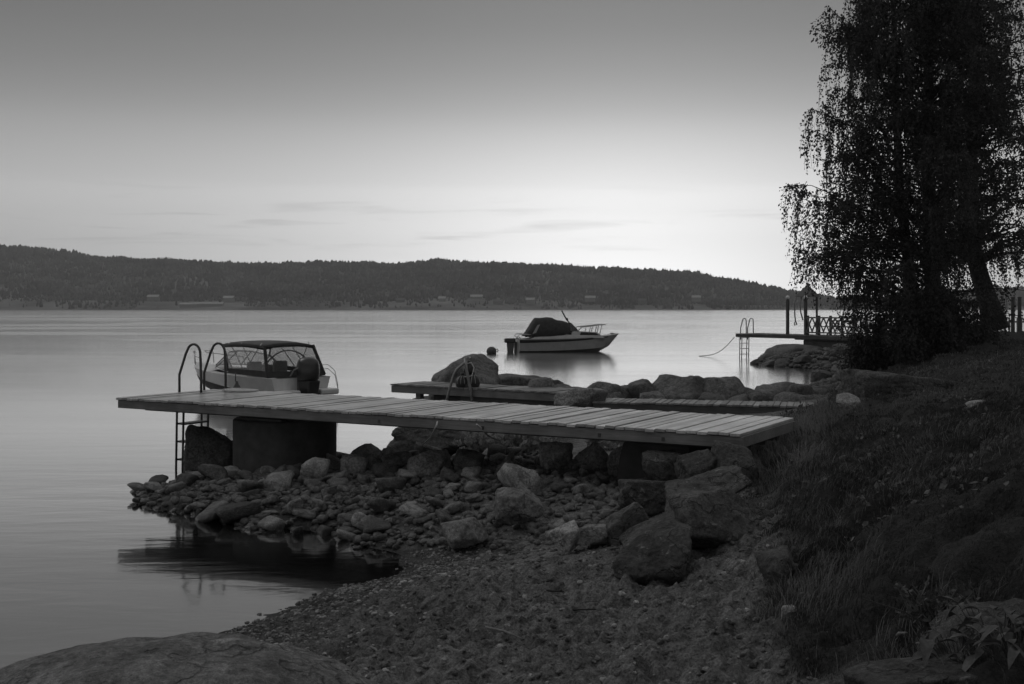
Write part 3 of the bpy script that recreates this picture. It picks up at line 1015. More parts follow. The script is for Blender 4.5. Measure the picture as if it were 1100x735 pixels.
def pebbles(name, pts, lo, hi, mat, label, sub=2, seed=1):
    "countless little stones as one mesh"
    base = []
    for k in range(5):
        me = rock_mesh('tmp', 900 + k + seed, (0.5, 0.42, 0.32), sub, 7, 24, 0.07, 0.5)
        co = np.array([v.co[:] for v in me.vertices])
        fc = np.array([p.vertices[:] for p in me.polygons])
        base.append((co, fc))
        bpy.data.meshes.remove(me)
    Vs, Fs = [], []
    o = 0
    for (x, y, z) in pts:
        co, fc = base[rng.integers(5)]
        s = lo * (hi / lo) ** (rng.random() ** 1.6)
        a, b = rng.uniform(0, 6.28), rng.uniform(-0.4, 0.4)
        ca, sa, cb, sb = math.cos(a), math.sin(a), math.cos(b), math.sin(b)
        Rm = np.array([[ca, -sa, 0], [sa, ca, 0], [0, 0, 1]]) @ np.array([[cb, 0, sb], [0, 1, 0], [-sb, 0, cb]])
        Vs.append((co * s) @ Rm.T + np.array([x, y, z + s * 0.08]))
        Fs.append(fc + o)
        o += len(co)
    ob = npmesh(name, np.vstack(Vs), np.vstack(Fs), mat, smooth=True)
    tag(ob, label, 'pebbles', kind='stuff')
    return ob
pp = []
for i in range(4700):
    x, y, z, px, py = cand[rng.integers(len(cand))]
    x += rng.uniform(-.1, .1)
    y += rng.uniform(-.1, .1)
    pp.append((x, y, max(float(z), -0.06) + 0.005))
pebbles('pile_pebbles', pp, 0.06, 0.18, M['pebble'], 'small stones and gravel filling the gaps of the stone pile')
# gravel along the beach waterline and crumbs on the sand
xb = rng.uniform(-3.0, 3.2, 26000)
yb = rng.uniform(4.6, 12.2, 26000)
zb, tb = full_z(xb, yb)
wl = np.exp(-((zb - 0.07) / 0.07) ** 2)
k_ = (zb > -0.02) & (tb < 0.3) & (rng.random(26000) < 0.8 * wl + 0.05)
pebbles('beach_gravel', np.stack([xb[k_], yb[k_], zb[k_]], 1), 0.015, 0.06, M['stone'], 'gravel strewn along the waterline of the sandy beach', seed=20)
k_ = (zb > 0.15) & (tb < 0.4) & (rng.random(26000) < 0.30)
pebbles('sand_clods', np.stack([xb[k_], yb[k_], zb[k_]], 1), 0.012, 0.060, M['ground'], 'clods and crumbs of damp sand on the beach', seed=40)

# stones of the far spit
spit = []
for i in range(900):
    px, py = rng.uniform(815, 975), rng.uniform(376, 408)
    Y0 = rng.uniform(38, 64)
    x = (px - 550) * Y0 / F
    z = float(smooth_z([x], [Y0])[0])
    qx, qy = proj((x, Y0, z))
    if -0.05 < z < 0.75 and all((x - a) ** 2 + (Y0 - b) ** 2 > 0.7 ** 2 for a, b in spit):
        spit.append((x, Y0))
        s = random.uniform(0.4, 0.95)
        where = 'on the rocky point under the far bathing jetty' if Y0 > 50 else 'along the shore of the small bay before the far jetty'
        size = 'larger' if s > 0.68 else 'smaller'
        place_rock(protos_far[i % 6], 'stone', (x, Y0, z + s * 0.05), (random.uniform(-.3, .3), random.uniform(-.3, .3), random.uniform(0, 6.28)), (s * 1.3, s, s * 0.62), M['far_stone'], '%s dark stone %s' % (size, where), 'stone', '%s stones %s' % (size, where))
    if len(spit) >= 58:
        break
xq = rng.uniform(4, 26, 30000)
yq = rng.uniform(26, 66, 30000)
zq = smooth_z(xq, yq)
k_ = (zq > -0.06) & (zq < 0.75 + 0.2 * fbm(xq, yq, 4, 2)) & (rng.random(30000) < 0.5)
pebbles('shore_stones', np.stack([xq[k_], yq[k_], zq[k_]], 1), 0.10, 0.42, M['far_stone'], 'small stones strewn along the shore of the little bay', seed=60)
sl_ = rock_mesh('boulder', 333, (1.6, 1.1, 0.42), 4, 9, 14, 0.05, 0.7)
p = atY(862, 376, 57)
place_rock(sl_, 'boulder', (p.x - 0.2, 57, 0.45), (0, 0.08, 0.2), 1, M['far_stone'], 'flat slab of rock at the foot of the far jetty plinth', 'boulder')

# ------------------------------------------------------------------ main jetty
ZD = 1.30
A = at(124, 427, ZD)
B = at(802, 466.5, ZD)
u = (B - A)
L = u.length
u.normalize()
v = Vector((-u.y, u.x, 0))
WD = 2.12
rzj = math.atan2(u.y, u.x)
jet = empty('wooden_jetty', (A.x, A.y, 0), rzj)
tag(jet, 'long grey plank jetty on a concrete pier reaching from the bank into the lake', 'jetty')
def deck_mb(length, width, z, pitch=PITCH, gap=0.014, th=0.034, seed=1):
    m = MB()
    r = random.Random(seed)
    k = int(length / pitch)
    for i in range(k):
        x0 = i * pitch + gap / 2
        x1 = (i + 1) * pitch - gap / 2
        dz = r.uniform(-0.007, 0.007)
        e0, e1 = r.uniform(-0.012, 0.008), r.uniform(-0.008, 0.012)
        t = r.uniform(-0.004, 0.004)
        m.hexa([(x0, e0, z - th + dz), (x1, e0, z - th + dz), (x1, width + e1, z - th + dz), (x0, width + e1, z - th + dz),
                (x0, e0, z + dz - t), (x1, e0, z + dz + t), (x1, width + e1, z + dz + t), (x0, width + e1, z + dz - t)])
    return m
deck_mb(L, WD, ZD).build('deck', M['deck'], jet, bev=0.004)
def beam(x0, x1, y0, y1, z0, z1, name, mat, par):
    return MB().box((x0, y0, z0), (x1, y1, z1)).build(name, mat, par, bev=0.006)
zb1 = ZD - 0.040
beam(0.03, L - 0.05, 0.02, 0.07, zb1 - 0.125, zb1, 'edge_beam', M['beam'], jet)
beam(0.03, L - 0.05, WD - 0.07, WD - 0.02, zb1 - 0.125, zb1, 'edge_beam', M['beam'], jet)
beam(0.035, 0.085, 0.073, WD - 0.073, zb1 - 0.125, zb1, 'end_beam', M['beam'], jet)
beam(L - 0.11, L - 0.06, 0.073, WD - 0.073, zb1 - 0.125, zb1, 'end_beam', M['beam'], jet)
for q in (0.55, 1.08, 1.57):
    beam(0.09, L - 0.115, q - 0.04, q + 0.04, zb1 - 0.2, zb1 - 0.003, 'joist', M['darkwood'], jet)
# fixing plates along the front beam
for q in (0.50, 0.66, 0.82, 0.90):
    MB().box((L * q, 0.012, zb1 - 0.10), (L * q + 0.035, 0.019, zb1 - 0.055)).build('bolt_plate', M['darksteel'], jet)
c = A + u * 2.93 + v * 1.05
pr = [(0.78, -0.5), (0.78, ZD - 0.30), (0.765, ZD - 0.285), (0.62, ZD - 0.28)]
pm = MB().lathe(pr, 48, (2.55, 1.05, 0)).build('concrete_pier', M['concrete'], jet, smooth=0.6)
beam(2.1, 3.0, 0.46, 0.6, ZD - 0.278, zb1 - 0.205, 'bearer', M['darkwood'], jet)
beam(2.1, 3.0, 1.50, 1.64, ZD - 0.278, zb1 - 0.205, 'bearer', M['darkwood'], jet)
MB().hexa([(L - 2.0, 0.55, -0.1), (L - 0.8, 0.50, -0.1), (L - 0.8, WD - 0.1, -0.1), (L - 2.0, WD - 0.1, -0.1),
           (L - 1.8, 0.65, ZD - 0.26), (L - 0.9, 0.60, ZD - 0.26), (L - 0.9, WD - 0.2, ZD - 0.26), (L - 1.8, WD - 0.2, ZD - 0.26)]).build('abutment', M['concrete'], jet, bev=0.03)

# bathing ladder at the outer end
def arc_pts(p0, p1, top, lean=0.0, n=9):
    "a hairpin loop: up from p0, rounded top, straight down to p1"
    return p0, p1
def ladder(par, x0, y0, wid, ztop, zdk, zbot, inn, rung, r=0.021, mats='darksteel'):
    for yy in (y0, y0 + wid):
        m = MB()
        pts = [(x0, yy, zdk - 0.35), (x0, yy, zdk + 0.36 * (ztop - zdk)), (x0 + inn * 0.30, yy, zdk + 0.80 * (ztop - zdk))]
        cx, cz, rr_ = x0 + inn * 0.66, ztop - inn * 0.30, inn * 0.30
        for k in range(9):
            t = PI * (0.88 - 0.88 * k / 8)
            pts.append((cx + rr_ * math.cos(t), yy, cz + rr_ * math.sin(t)))
        pts += [(x0 + inn, yy, zdk + 0.3 * (ztop - zdk)), (x0 + inn, yy, zdk + 0.004)]
        m.tube(pts, r, 10)
        m.build('handrail', M[mats], par, smooth=True)
        for dx in (0.0, 0.15):
            MB().tube([(x0 - 0.05 + dx, yy, zdk - 0.02 - (0.16 if dx else 0)), (x0 - 0.09 + dx, yy, zbot)], r * 0.9, 8).build('stringer', M[mats], par, smooth=True)
    z = zdk - 0.24
    while z > zbot + 0.1:
        MB().box((x0 - 0.085, y0 + 0.015, z - 0.015), (x0 + 0.105, y0 + wid - 0.015, z + 0.015)).build('rung', M[mats], par, bev=0.004)
        z -= rung
lad = empty('bathing_ladder', (A.x, A.y, 0), rzj)
tag(lad, 'steel bathing ladder with two looped handrails at the outer end of the main jetty', 'ladder')
ladder(lad, -0.03, 1.35, 0.56, ZD + 0.80, ZD, -0.5, 0.50, 0.30)

# rope coil with a mooring cleat on the jetty
coil = empty('mooring_line', (A + u * 0.85 + v * 1.86 + Vector((0, 0, 0.002)))[:], 0)
tag(coil, 'pale coiled mooring line on the jetty boards by the ladder handrail', 'rope')
m = MB()
pts = []
for k in range(120):
    t = k / 119
    a = t * 2 * PI * 4.5
    r_ = 0.08 + 0.13 * t + 0.015 * math.sin(5 * a)
    pts.append((r_ * math.cos(a) * 1.4, r_ * math.sin(a), 0.016 + 0.012 * math.sin(a * 0.5) ** 2 + 0.02 * (1 - t)))
m.tube(pts, 0.014, 6).build('coil', M['rope'], coil, smooth=True)
cle = empty('mooring_cleat', (A + u * 0.62 + v * 2.02 + Vector((0, 0, 0.002)))[:], rzj)
tag(cle, 'small dark mooring cleat at the jetty edge in front of the open boat bow', 'cleat')
MB().lathe([(0.10, 0.002), (0.09, 0.02), (0.035, 0.10), (0.02, 0.15), (0.012, 0.16)], 12).build('base', M['darksteel'], cle, smooth=0.7)
MB().tube([(-0.03, 0, 0.15), (-0.03, 0, 0.30)], 0.009, 8).build('pin', M['darksteel'], cle, smooth=True)

# ropes slung under the front beam
def hangrope(pts, name, label):
    m = MB()
    P = [Vector(p) for p in pts]
    out = []
    for i in range(len(P) - 1):
        for k in range(6):
            t = k / 6
            a_ = P[max(i - 1, 0)]
            b_, c_, d_ = P[i], P[i + 1], P[min(i + 2, len(P) - 1)]
            out.append(0.5 * ((2 * b_) + (c_ - a_) * t + (2 * a_ - 5 * b_ + 4 * c_ - d_) * t * t + (3 * b_ - a_ - 3 * c_ + d_) * t ** 3))
    out.append(P[-1])
    o = m.tube(out, 0.011, 6).build(name, M['rope'], None, smooth=True)
    tag(o, label, 'rope')
def jp(x, y, z):
    return A + u * x + v * y + Vector((0, 0, z))
hangrope([atY(470, 453, 14.45), atY(468, 459, 14.4), atY(462, 470, 14.9), atY(453, 479, 15.6)], 'rope', 'pale rope hanging slack from the jetty edge over the big grey boulder')
hangrope([atY(512, 456, 14.05), atY(519, 462, 14.2), atY(524, 468, 14.6), atY(534, 473, 15.0)], 'rope', 'short pale rope end dropping from the jetty edge into the weeds')

# ------------------------------------------------------------------ second jetty and gangway
Z2 = 0.9
F2 = at(419, 412.5, Z2)
G2 = at(607, 422, Z2)
u2 = G2 - F2
L2 = u2.length
u2.normalize()
rz2 = math.atan2(u2.y, u2.x)
j2 = empty('low_jetty', (F2.x, F2.y, 0), rz2)
tag(j2, 'short low jetty behind the main one, ending at the tall rounded boulder', 'jetty')
deck_mb(L2, 1.2, Z2, seed=5).build('deck', M['fardeck'], j2)
zb2 = Z2 - 0.04
beam(0.02, L2 - 0.1, 0.02, 0.09, zb2 - 0.16, zb2, 'edge_beam', M['beam'], j2)
beam(0.02, L2 - 0.1, 1.11, 1.18, zb2 - 0.16, zb2, 'edge_beam', M['beam'], j2)
beam(0.02, 0.09, 0.093, 1.107, zb2 - 0.16, zb2, 'end_beam', M['beam'], j2)
beam(2.0, L2 + 0.3, 0.12, 0.30, zb2 - 0.48, zb2 - 0.163, 'bearer', M['darkwood'], j2)
for xx, yy in ((0.78, 0.16), (0.78, 1.02)):
    MB().box((xx - 0.07, yy - 0.07, -0.8), (xx + 0.07, yy + 0.07, zb2 - 0.005)).build('post', M['beam'], j2, bev=0.008)
MB().hexa([(1.15, 0.3, -0.6), (3.2, 0.3, -0.6), (3.2, 1.4, -0.6), (1.3, 1.4, -0.6), (1.05, 0.3, zb2 - 0.17), (3.2, 0.3, zb2 - 0.17), (3.2, 1.4, zb2 - 0.17), (1.2, 1.4, zb2 - 0.17)]).build('stone_footing', M['concrete'], j2, bev=0.05)
# gangway
Z3 = 0.8
F3 = at(636, 431.3, Z3)
G3 = at(888, 437.2, Z3)
u3 = G3 - F3
L3 = u3.length
u3.normalize()
j3 = empty('gangway', (F3.x, F3.y, 0), math.atan2(u3.y, u3.x))
tag(j3, 'narrow plank gangway between the main jetty and the boulder row', 'gangway')
deck_mb(L3, 1.0, Z3, seed=8).build('deck', M['fardeck'], j3)
beam(0.02, L3 - 0.1, 0.02, 0.08, Z3 - 0.22, Z3 - 0.04, 'edge_beam', M['darkwood'], j3)
beam(0.02, L3 - 0.1, 0.92, 0.98, Z3 - 0.22, Z3 - 0.04, 'edge_beam', M['darkwood'], j3)
for q in (0.5, L3 * 0.5, L3 - 0.7):
    MB().box((q, 0.12, -0.3), (q + 0.5, 0.88, Z3 - 0.225)).build('footing', M['concrete'], j3, bev=0.03)

# handrails and a bundle of fenders on the low jetty
hr = empty('boarding_ladder', (0, 0, 0))
tag(hr, 'leaning steel boarding ladder rails on the near edge of the low jetty', 'ladder')
Yh = 25.1
def hp(px, py, dy=0.0):
    return atY(px, py, Yh + dy)
pts = [hp(478.5, 436), hp(481, 425), hp(484, 414), hp(487.5, 403), hp(491, 396.5), hp(496, 392.3), hp(500, 389, 0.1), hp(501.5, 384.6, .1), hp(504.5, 384.4, .35)]
MB().tube(pts, 0.03, 8).build('handrail', M['steel'], hr, smooth=True)
pts = [hp(508.5, 436), hp(506, 422), hp(503.5, 409), hp(501, 397), hp(499.8, 385, .1)]
MB().tube(pts, 0.034, 8).build('handrail', M['steel'], hr, smooth=True)
fe = empty('fender_bundle', tuple(hp(501, 417, 0.45)))
tag(fe, 'bundle of dark round fenders hanging from the rails of the low jetty', 'fender')
def fender(px, py, r, name, mt):
    q = hp(px, py, 0.35) - fe.location
    mb = MB()
    mb.ell(q, r, r, r * 1.12, 16, 10)
    mb.tube([q + Vector((0, 0, r)), q + Vector((0, 0, r * 1.5))], r * 0.25, 8)
    return mb.build(name, M[mt], fe, smooth=True)
f1 = fender(496.5, 411.5, 0.155, 'fender', 'darkrubber')
f2 = fender(508.0, 411.0, 0.165, 'fender', 'darkrubber')
f3 = fender(503.5, 396.5, 0.125, 'fender', 'darkrubber')
f4 = fender(502.5, 416, 0.14, 'fender', 'darkrubber')
for fpar, px, py, r in ((f1, 496.5, 411.5, 0.155), (f2, 508, 411, 0.165)):
    q = hp(px, py, 0.35) - fe.location
    mb = MB()
    for k in range(3):
        a0 = -2.3 + k * 0.55
        pts = [q + Vector((r * 1.02 * math.cos(ph) * math.cos(a0), r * 1.02 * math.cos(ph) * math.sin(a0), r * 1.13 * math.sin(ph))) for ph in np.linspace(-0.1, 1.3, 8)]
        mb.tube(pts, 0.008, 6)
    mb.build('stripe', M['seat'], fpar, smooth=True)
q = [hp(498, 398, .3) - fe.location, hp(501, 391, .25) - fe.location, hp(506, 389.5, .3) - fe.location, hp(509, 395, .3) - fe.location, hp(507, 404, .25) - fe.location, hp(499, 405, .2) - fe.location]
MB().tube(q, 0.014, 6).build('line', M['rope'], fe, smooth=True)

# ------------------------------------------------------------------ boats
def hull_rows(Lh, Bm, sheer, chine, keel, n=22, fullness=2.3, trans=0.9, flare=0.80):
    rows = []
    for i in range(n + 1):
        t = i / n
        w = Bm / 2 * (trans + (1 - trans) * min(t / 0.35, 1)) * (1 - max(0, (t - 0.35) / 0.65) ** fullness) ** 0.85
        w = max(w, 0.012)
        x = t * Lh
        zs = sheer(t)
        zc = chine(t)
        zk = keel(t)
        rake = 0.0
        pts = []
        prof = [(0.0, zk), (0.55 * flare, zk + (zc - zk) * 0.6), (flare, zc), (0.93, zc + (zs - zc) * 0.5), (1.0, zs - 0.04), (1.02, zs)]
        for (f_, z_) in prof:
            back = (zs - z_) * max(0, t - 0.75) / 0.25 * 0.85
            pts.append((x - back, w * f_, z_))
        rows.append(pts)
    return rows
def full_section(r):
    left = [(x, y, z) for (x, y, z) in r]
    right = [(x, -y, z) for (x, y, z) in r[1:]]
    return right[::-1] + left
def lerp(a, b, t):
    return tuple(a[i] + (b[i] - a[i]) * t for i in range(3))

# boat 1: open runabout with a clear-sided canopy, stern to the viewer
b1c = at((291 + 357) / 2 + 0, 435, 0.0)
th = R(45)
boat = empty('runabout_boat', (b1c.x, b1c.y, 0.14), PI - th)
boat.scale = (1.12, 1.03, 1.0)
tag(boat, 'white outboard runabout with clear sided canvas canopy moored behind the main jetty', 'boat')
L1, B1 = 5.2, 2.0
sheer1 = lambda t: 0.62 + 0.16 * t ** 1.6
rows = hull_rows(L1, B1, sheer1, lambda t: 0.06 + 0.34 * t ** 2.2, lambda t: -0.22 + 0.55 * max(0, (t - 0.55) / 0.45) ** 2.2, 24, 2.2, 0.93)
h = MB()
h.loft([full_section(r) for r in rows])
h.add([p for p in full_section(rows[0])], [tuple(range(len(full_section(rows[0]))))])
hull = h.build('hull', M['gel'], boat, smooth=0.6)
# dark graphic wedge on both sides
def at_z(r, z):
    for p_, q_ in zip(r[:-1], r[1:]):
        if p_[2] <= z <= q_[2]:
            return lerp(p_, q_, (z - p_[2]) / max(q_[2] - p_[2], 1e-6))
    return r[0] if z < r[0][2] else r[-1]
for sgn in (1, -1):
    ws = []
    for i in range(2, 25):
        r = rows[i]
        t = i / 24
        zt_ = 0.04 + 0.50 * t ** 0.85
        zl_ = max(r[0][2] + 0.01, -0.12)
        line = []
        for k in range(6):
            q = at_z(r, zl_ + (zt_ - zl_) * k / 5)
            line.append((q[0] + (0.014 if i > 20 else 0), sgn * (q[1] + 0.018), q[2]))
        ws.append(line)
    MB().loft(ws).build('hull_stripe', M['hulldark'], boat, smooth=True, solid=0.008)
# gunwale, foredeck and cockpit
dk = MB()
inner = []
for i, r in enumerate(rows):
    t = i / 24
    g_ = r[5]
    inner.append((g_[0], max(g_[1] - 0.2, 0.0), g_[2] + 0.015))
for sgn in (1, -1):
    dk.loft([[(rows[i][5][0], sgn * rows[i][5][1], rows[i][5][2]), (inner[i][0], sgn * inner[i][1], inner[i][2])] for i in range(0, 15)])
    dk.loft([[(inner[i][0], sgn * inner[i][1], inner[i][2]), (inner[i][0], sgn * inner[i][1], 0.18)] for i in range(2, 15)])
fd = [[(rows[i][5][0], rows[i][5][1] * s, rows[i][5][2] + 0.075 * (1 - abs(s) ** 2.2)) for s in np.linspace(-1, 1, 9)] for i in range(14, 25)]
dk.loft(fd)
dk.build('deck_moulding', M['gel'], boat, smooth=0.7)
MB().box((0.35, -0.8, 0.10), (3.05, 0.8, 0.18)).build('cockpit_floor', M['gelgrey'], boat)
tr = MB()
tr.box((0.30, -0.80, 0.18), (0.62, 0.80, 0.66))
tr.build('rear_bench', M['seat'], boat, bev=0.05)
for sgn in (1, -1):
    s_ = MB()
    s_.box((1.55, sgn * 0.42 - 0.22, 0.45), (2.0, sgn * 0.42 + 0.22, 0.58))
    s_.box((1.48, sgn * 0.42 - 0.22, 0.55), (1.62, sgn * 0.42 + 0.22, 1.02))
    s_.build('helm_seat', M['seat'], boat, bev=0.05)
MB().box((2.35, -0.8, 0.18), (2.75, -0.14, 0.86)).build('dash_console', M['gelgrey'], boat, bev=0.05)
for sgn in (1, -1):   # swim platforms beside the motor
    MB().box((-0.42, sgn * 0.62 - 0.30, 0.14), (-0.02, sgn * 0.62 + 0.30, 0.30)).build('swim_platform', M['gel'], boat, bev=0.04)
# windscreen: frame and glass
WB = [Vector((2.15, 0.86, 0.72)), Vector((2.9, 0.78, 0.80)), Vector((3.45, 0.42, 0.84)), Vector((3.62, 0, 0.86))]
WT = [Vector((2.02, 0.80, 0.80)), Vector((2.45, 0.70, 1.14)), Vector((2.85, 0.37, 1.26)), Vector((2.98, 0, 1.28))]
mir = lambda p: Vector((p[0], -p[1], p[2]))
base = WB + [mir(p) for p in WB[-2::-1]]
topw = WT + [mir(p) for p in WT[-2::-1]]
MB().loft([base, topw]).build('windscreen', M['clear'], boat, solid=0.008)
wf = MB()
wf.tube(topw, 0.022, 6)
wf.tube(base, 0.018, 6)
for a_, b_ in zip(base[1:-1], topw[1:-1]):
    wf.tube([a_, b_], 0.018, 6)
wf.build('windscreen_frame', M['alu'], boat, smooth=True)
# canopy roof
zr = 1.62
def roofpt(x, s):
    w = 0.80 if x > 0.8 else 0.78
    return (x, s * w, zr - 0.07 * abs(s) ** 3 - 0.05 * ((x - 1.6) / 1.0) ** 2)
roof = [[roofpt(x, s) for s in np.linspace(-1, 1, 11)] for x in np.linspace(0.55, 2.5, 9)]
can = MB().loft(roof).build('canopy', M['canvasgrey'], boat, smooth=True, solid=0.02)
val = MB()
for sgn in (1, -1):
    val.loft([[roofpt(x, sgn), (roofpt(x, sgn)[0], sgn * 0.82, roofpt(x, sgn)[2] - 0.10)] for x in np.linspace(0.55, 2.5, 6)])
val.loft([[roofpt(0.55, s), (0.52, roofpt(0.55, s)[1] * 1.02, roofpt(0.55, s)[2] - 0.10)] for s in np.linspace(-1, 1, 7)])
val.build('valance', M['canvas'], can, smooth=True, solid=0.012)
# canopy windows
RT = [Vector(roofpt(0.55, 1)), Vector(roofpt(2.5, 1))]
for sgn in (1, -1):
    f_ = lambda p: Vector((p[0], sgn * p[1], p[2]))
    rear_b = Vector((0.22, 0.92, 0.66))
    mid_b = Vector((1.25, 0.94, 0.70))
    q = [f_(rear_b), f_(Vector((1.95, 0.92, 0.72))), f_(Vector((2.45, 0.70, 1.14))), f_(RT[1]), f_(RT[0])]
    MB().slab(q, 0.006).build('side_window', M['clear'], can)
    bd = MB()
    bd.slab([f_((0.22, 0.925, 0.64)), f_((2.0, 0.945, 0.70)), f_((2.0, 0.94, 0.83)), f_((0.26, 0.915, 0.82))], 0.012)
    bd.tube([f_(RT[0]), f_(rear_b)], 0.045, 8)
    bd.tube([f_(RT[1]), f_((2.45, 0.70, 1.14)), f_((2.1, 0.9, 0.78))], 0.03, 8)
    bd.build('window_border', M['canvas'], can)
    fr = MB()
    fr.tube([f_((1.35, 0.86, 0.72)), f_((1.0, 0.82, 1.2)), f_((0.7, 0.76, 1.58))], 0.014, 6)
    fr.tube([f_((1.35, 0.86, 0.72)), f_((1.9, 0.80, 1.3)), f_((2.3, 0.74, 1.56))], 0.014, 6)
    fr.tube([f_((1.12, 0.83, 1.02)), f_((1.62, 0.78, 1.56))], 0.012, 6)
    fr.build('canopy_frame', M['alu'], can, smooth=True)
hoop = MB()
for xx, zt_ in ((1.0, 1.55), (1.9, 1.56)):
    hoop.tube([(xx, y_, zt_ - 0.12 * abs(y_ / 0.76) ** 3) for y_ in np.linspace(-0.76, 0.76, 11)], 0.014, 6)
hoop.tube([(0.6, y_, 1.36 - 0.60 * abs(y_ / 0.88) ** 2.2) for y_ in np.linspace(-0.88, 0.88, 15)], 0.022, 6)
hoop.build('canopy_hoop', M['steel'], can, smooth=True)
MB().slab([(0.22, -0.92, 0.66), (0.22, 0.92, 0.66), tuple(RT[0]), (RT[0].x, -RT[0].y, RT[0].z)], 0.006).build('rear_window', M['clear'], can)
MB().slab([(0.19, -0.93, 0.64), (0.19, 0.93, 0.64), (0.255, 0.91, 0.80), (0.255, -0.91, 0.80)], 0.012).build('rear_border', M['canvas'], can)
# outboard motor
om = empty('outboard_motor', (-0.28, 0.0, 0.0))
om.parent = boat
mc = MB()
prof = [(0.02, 0.52), (0.17, 0.54), (0.215, 0.62), (0.23, 0.80), (0.225, 0.98), (0.19, 1.12), (0.11, 1.19), (0.02, 1.20)]
mc.lathe(prof, 20, (0, 0, 0), Matrix.Diagonal((1.55, 1.2, 1, 1)))
mc.build('cowl', M['motor'], om, smooth=True)
ml = MB()
ml.hexa([(-0.16, -0.09, -0.55), (0.08, -0.09, -0.55), (0.08, 0.09, -0.55), (-0.16, 0.09, -0.55), (-0.28, -0.2, 0.56), (0.22, -0.2, 0.56), (0.22, 0.2, 0.56), (-0.28, 0.2, 0.56)])
ml.build('leg', M['motor'], om, bev=0.04)
ms = MB()
ms.hexa([(0.14, -0.16, 0.1), (0.27, -0.16, 0.1), (0.27, 0.16, 0.1), (0.14, 0.16, 0.1), (0.14, -0.16, 0.62), (0.27, -0.16, 0.66), (0.27, 0.16, 0.66), (0.14, 0.16, 0.62)])
ms.build('bracket', M['motorgrey'], om, bev=0.02)
mb = MB()
mb.slab([(-0.337, -0.09, 0.86), (-0.337, 0.09, 0.86), (-0.325, 0.09, 0.94), (-0.325, -0.09, 0.94)], 0.008)
mb.build('badge', M['motorgrey'], om)
mh = MB()   # steering arm and hoses
mh.tube([(0.3, 0.35, 0.66), (0.22, 0.28, 0.85), (0.05, 0.24, 0.92), (0.0, 0.2, 0.8)], 0.022, 6)
mh.tube([(0.3, -0.28, 0.66), (0.18, -0.24, 0.8), (0.05, -0.2, 0.8)], 0.02, 6)
mh.build('hose', M['seat'], om, smooth=True)
# rails
rl = MB()
for sgn in (1, -1):
    rl.tube([(3.7, sgn * 0.72, 0.82), (3.75, sgn * 0.70, 1.05), (4.4, sgn * 0.52, 1.10), (4.95, sgn * 0.22, 1.16), (5.0, sgn * 0.18, 1.22), (4.75, sgn * 0.30, 1.22), (4.72, sgn * 0.32, 0.84)], 0.016, 6)
    rl.tube([(4.4, sgn * 0.52, 1.10), (4.38, sgn * 0.50, 0.82)], 0.014, 6)
rl.build('bow_rail', M['alu'], boat, smooth=True)
rl = MB()
for dz_ in (0, -0.12):
    rl.tube([(0.75, -0.97, 0.66 + dz_ / 2), (0.6, -1.02, 0.92 + dz_), (0.2, -1.03, 0.94 + dz_), (-0.15, -0.98, 0.78 + dz_), (-0.35, -0.92, 0.42 + dz_), (-0.38, -0.9, 0.28)], 0.010, 6)
rl.build('stern_rail', M['alu'], boat, smooth=True)

# boat 2: day cruiser on a mooring, bow to the right
p2 = at(556, 378.0, 0.0)
boat2 = empty('day_cruiser', (p2.x, p2.y, 0), R(7))
tag(boat2, 'small grey day cruiser with a dark tent cover moored out on the lake', 'boat')
L4, B4 = 6.35, 2.25
sheer2 = lambda t: 0.80 + 0.02 * t + 0.26 * t ** 3
rows2 = hull_rows(L4, B4, sheer2, lambda t: 0.08 + 0.30 * t ** 2.5, lambda t: -0.3 + 0.62 * max(0, (t - 0.55) / 0.45) ** 2.0, 26, 2.4, 0.95, 0.86)
h = MB()
h.loft([full_section(r) for r in rows2])
h.add([p for p in full_section(rows2[0])], [tuple(range(len(full_section(rows2[0]))))])
h.build('hull', M['hullgrey'], boat2, smooth=0.6)
for sgn in (1, -1):
    ws = []
    for i in range(0, 24):
        r = rows2[i]
        t = i / 26
        lo = lerp(r[3], r[4], 0.42 + 0.40 * t)
        hi = lerp(r[3], r[4], 0.98)
        ws.append([(q[0], sgn * (q[1] + 0.015), q[2]) for q in (lo, hi)])
    MB().loft(ws).build('hull_stripe', M['hulldark'], boat2, smooth=True, solid=0.01)
dk = MB()
dk.loft([[(rows2[i][5][0], rows2[i][5][1] * s, rows2[i][5][2] + 0.05 * (1 - abs(s) ** 2)) for s in np.linspace(-1, 1, 9)] for i in range(0, 27)])
dk.build('deck_moulding', M['hullgrey'], boat2, smooth=0.7)
def slabhull(pts, wid_lo, wid_hi, name, mat, par):
    "a house-like body: side outline in x/z given a tapered width"
    m = MB()
    k = len(pts)
    z0 = min(p[1] for p in pts)
    z1 = max(p[1] for p in pts)
    wv = lambda z: wid_lo + (wid_hi - wid_lo) * (z - z0) / max(z1 - z0, 1e-6)
    vs = [(x, -wv(z), z) for x, z in pts] + [(x, wv(z), z) for x, z in pts]
    fs = [tuple(range(k)), tuple(range(2 * k - 1, k - 1, -1))] + [(i, k + i, k + (i + 1) % k, (i + 1) % k) for i in range(k)]
    m.add(vs, fs)
    return m.build(name, mat, par, bev=0.05, smooth=0.7)
slabhull([(0.6, 0.78), (5.4, 0.84), (4.85, 1.02), (3.0, 1.06), (1.0, 0.96)], 0.92, 0.82, 'coaming', M['hullgrey'], boat2)
slabhull([(3.2, 1.0), (5.15, 0.98), (4.85, 1.22), (3.3, 1.28)], 0.80, 0.64, 'cabin_top', M['hullgrey'], boat2)
for sgn in (1, -1):
    MB().slab([(3.75, sgn * 0.80, 1.05), (4.92, sgn * 0.80, 1.04), (4.78, sgn * 0.69, 1.18), (3.85, sgn * 0.685, 1.22)], 0.012 * sgn).build('cabin_window', M['hulldark'], boat2)
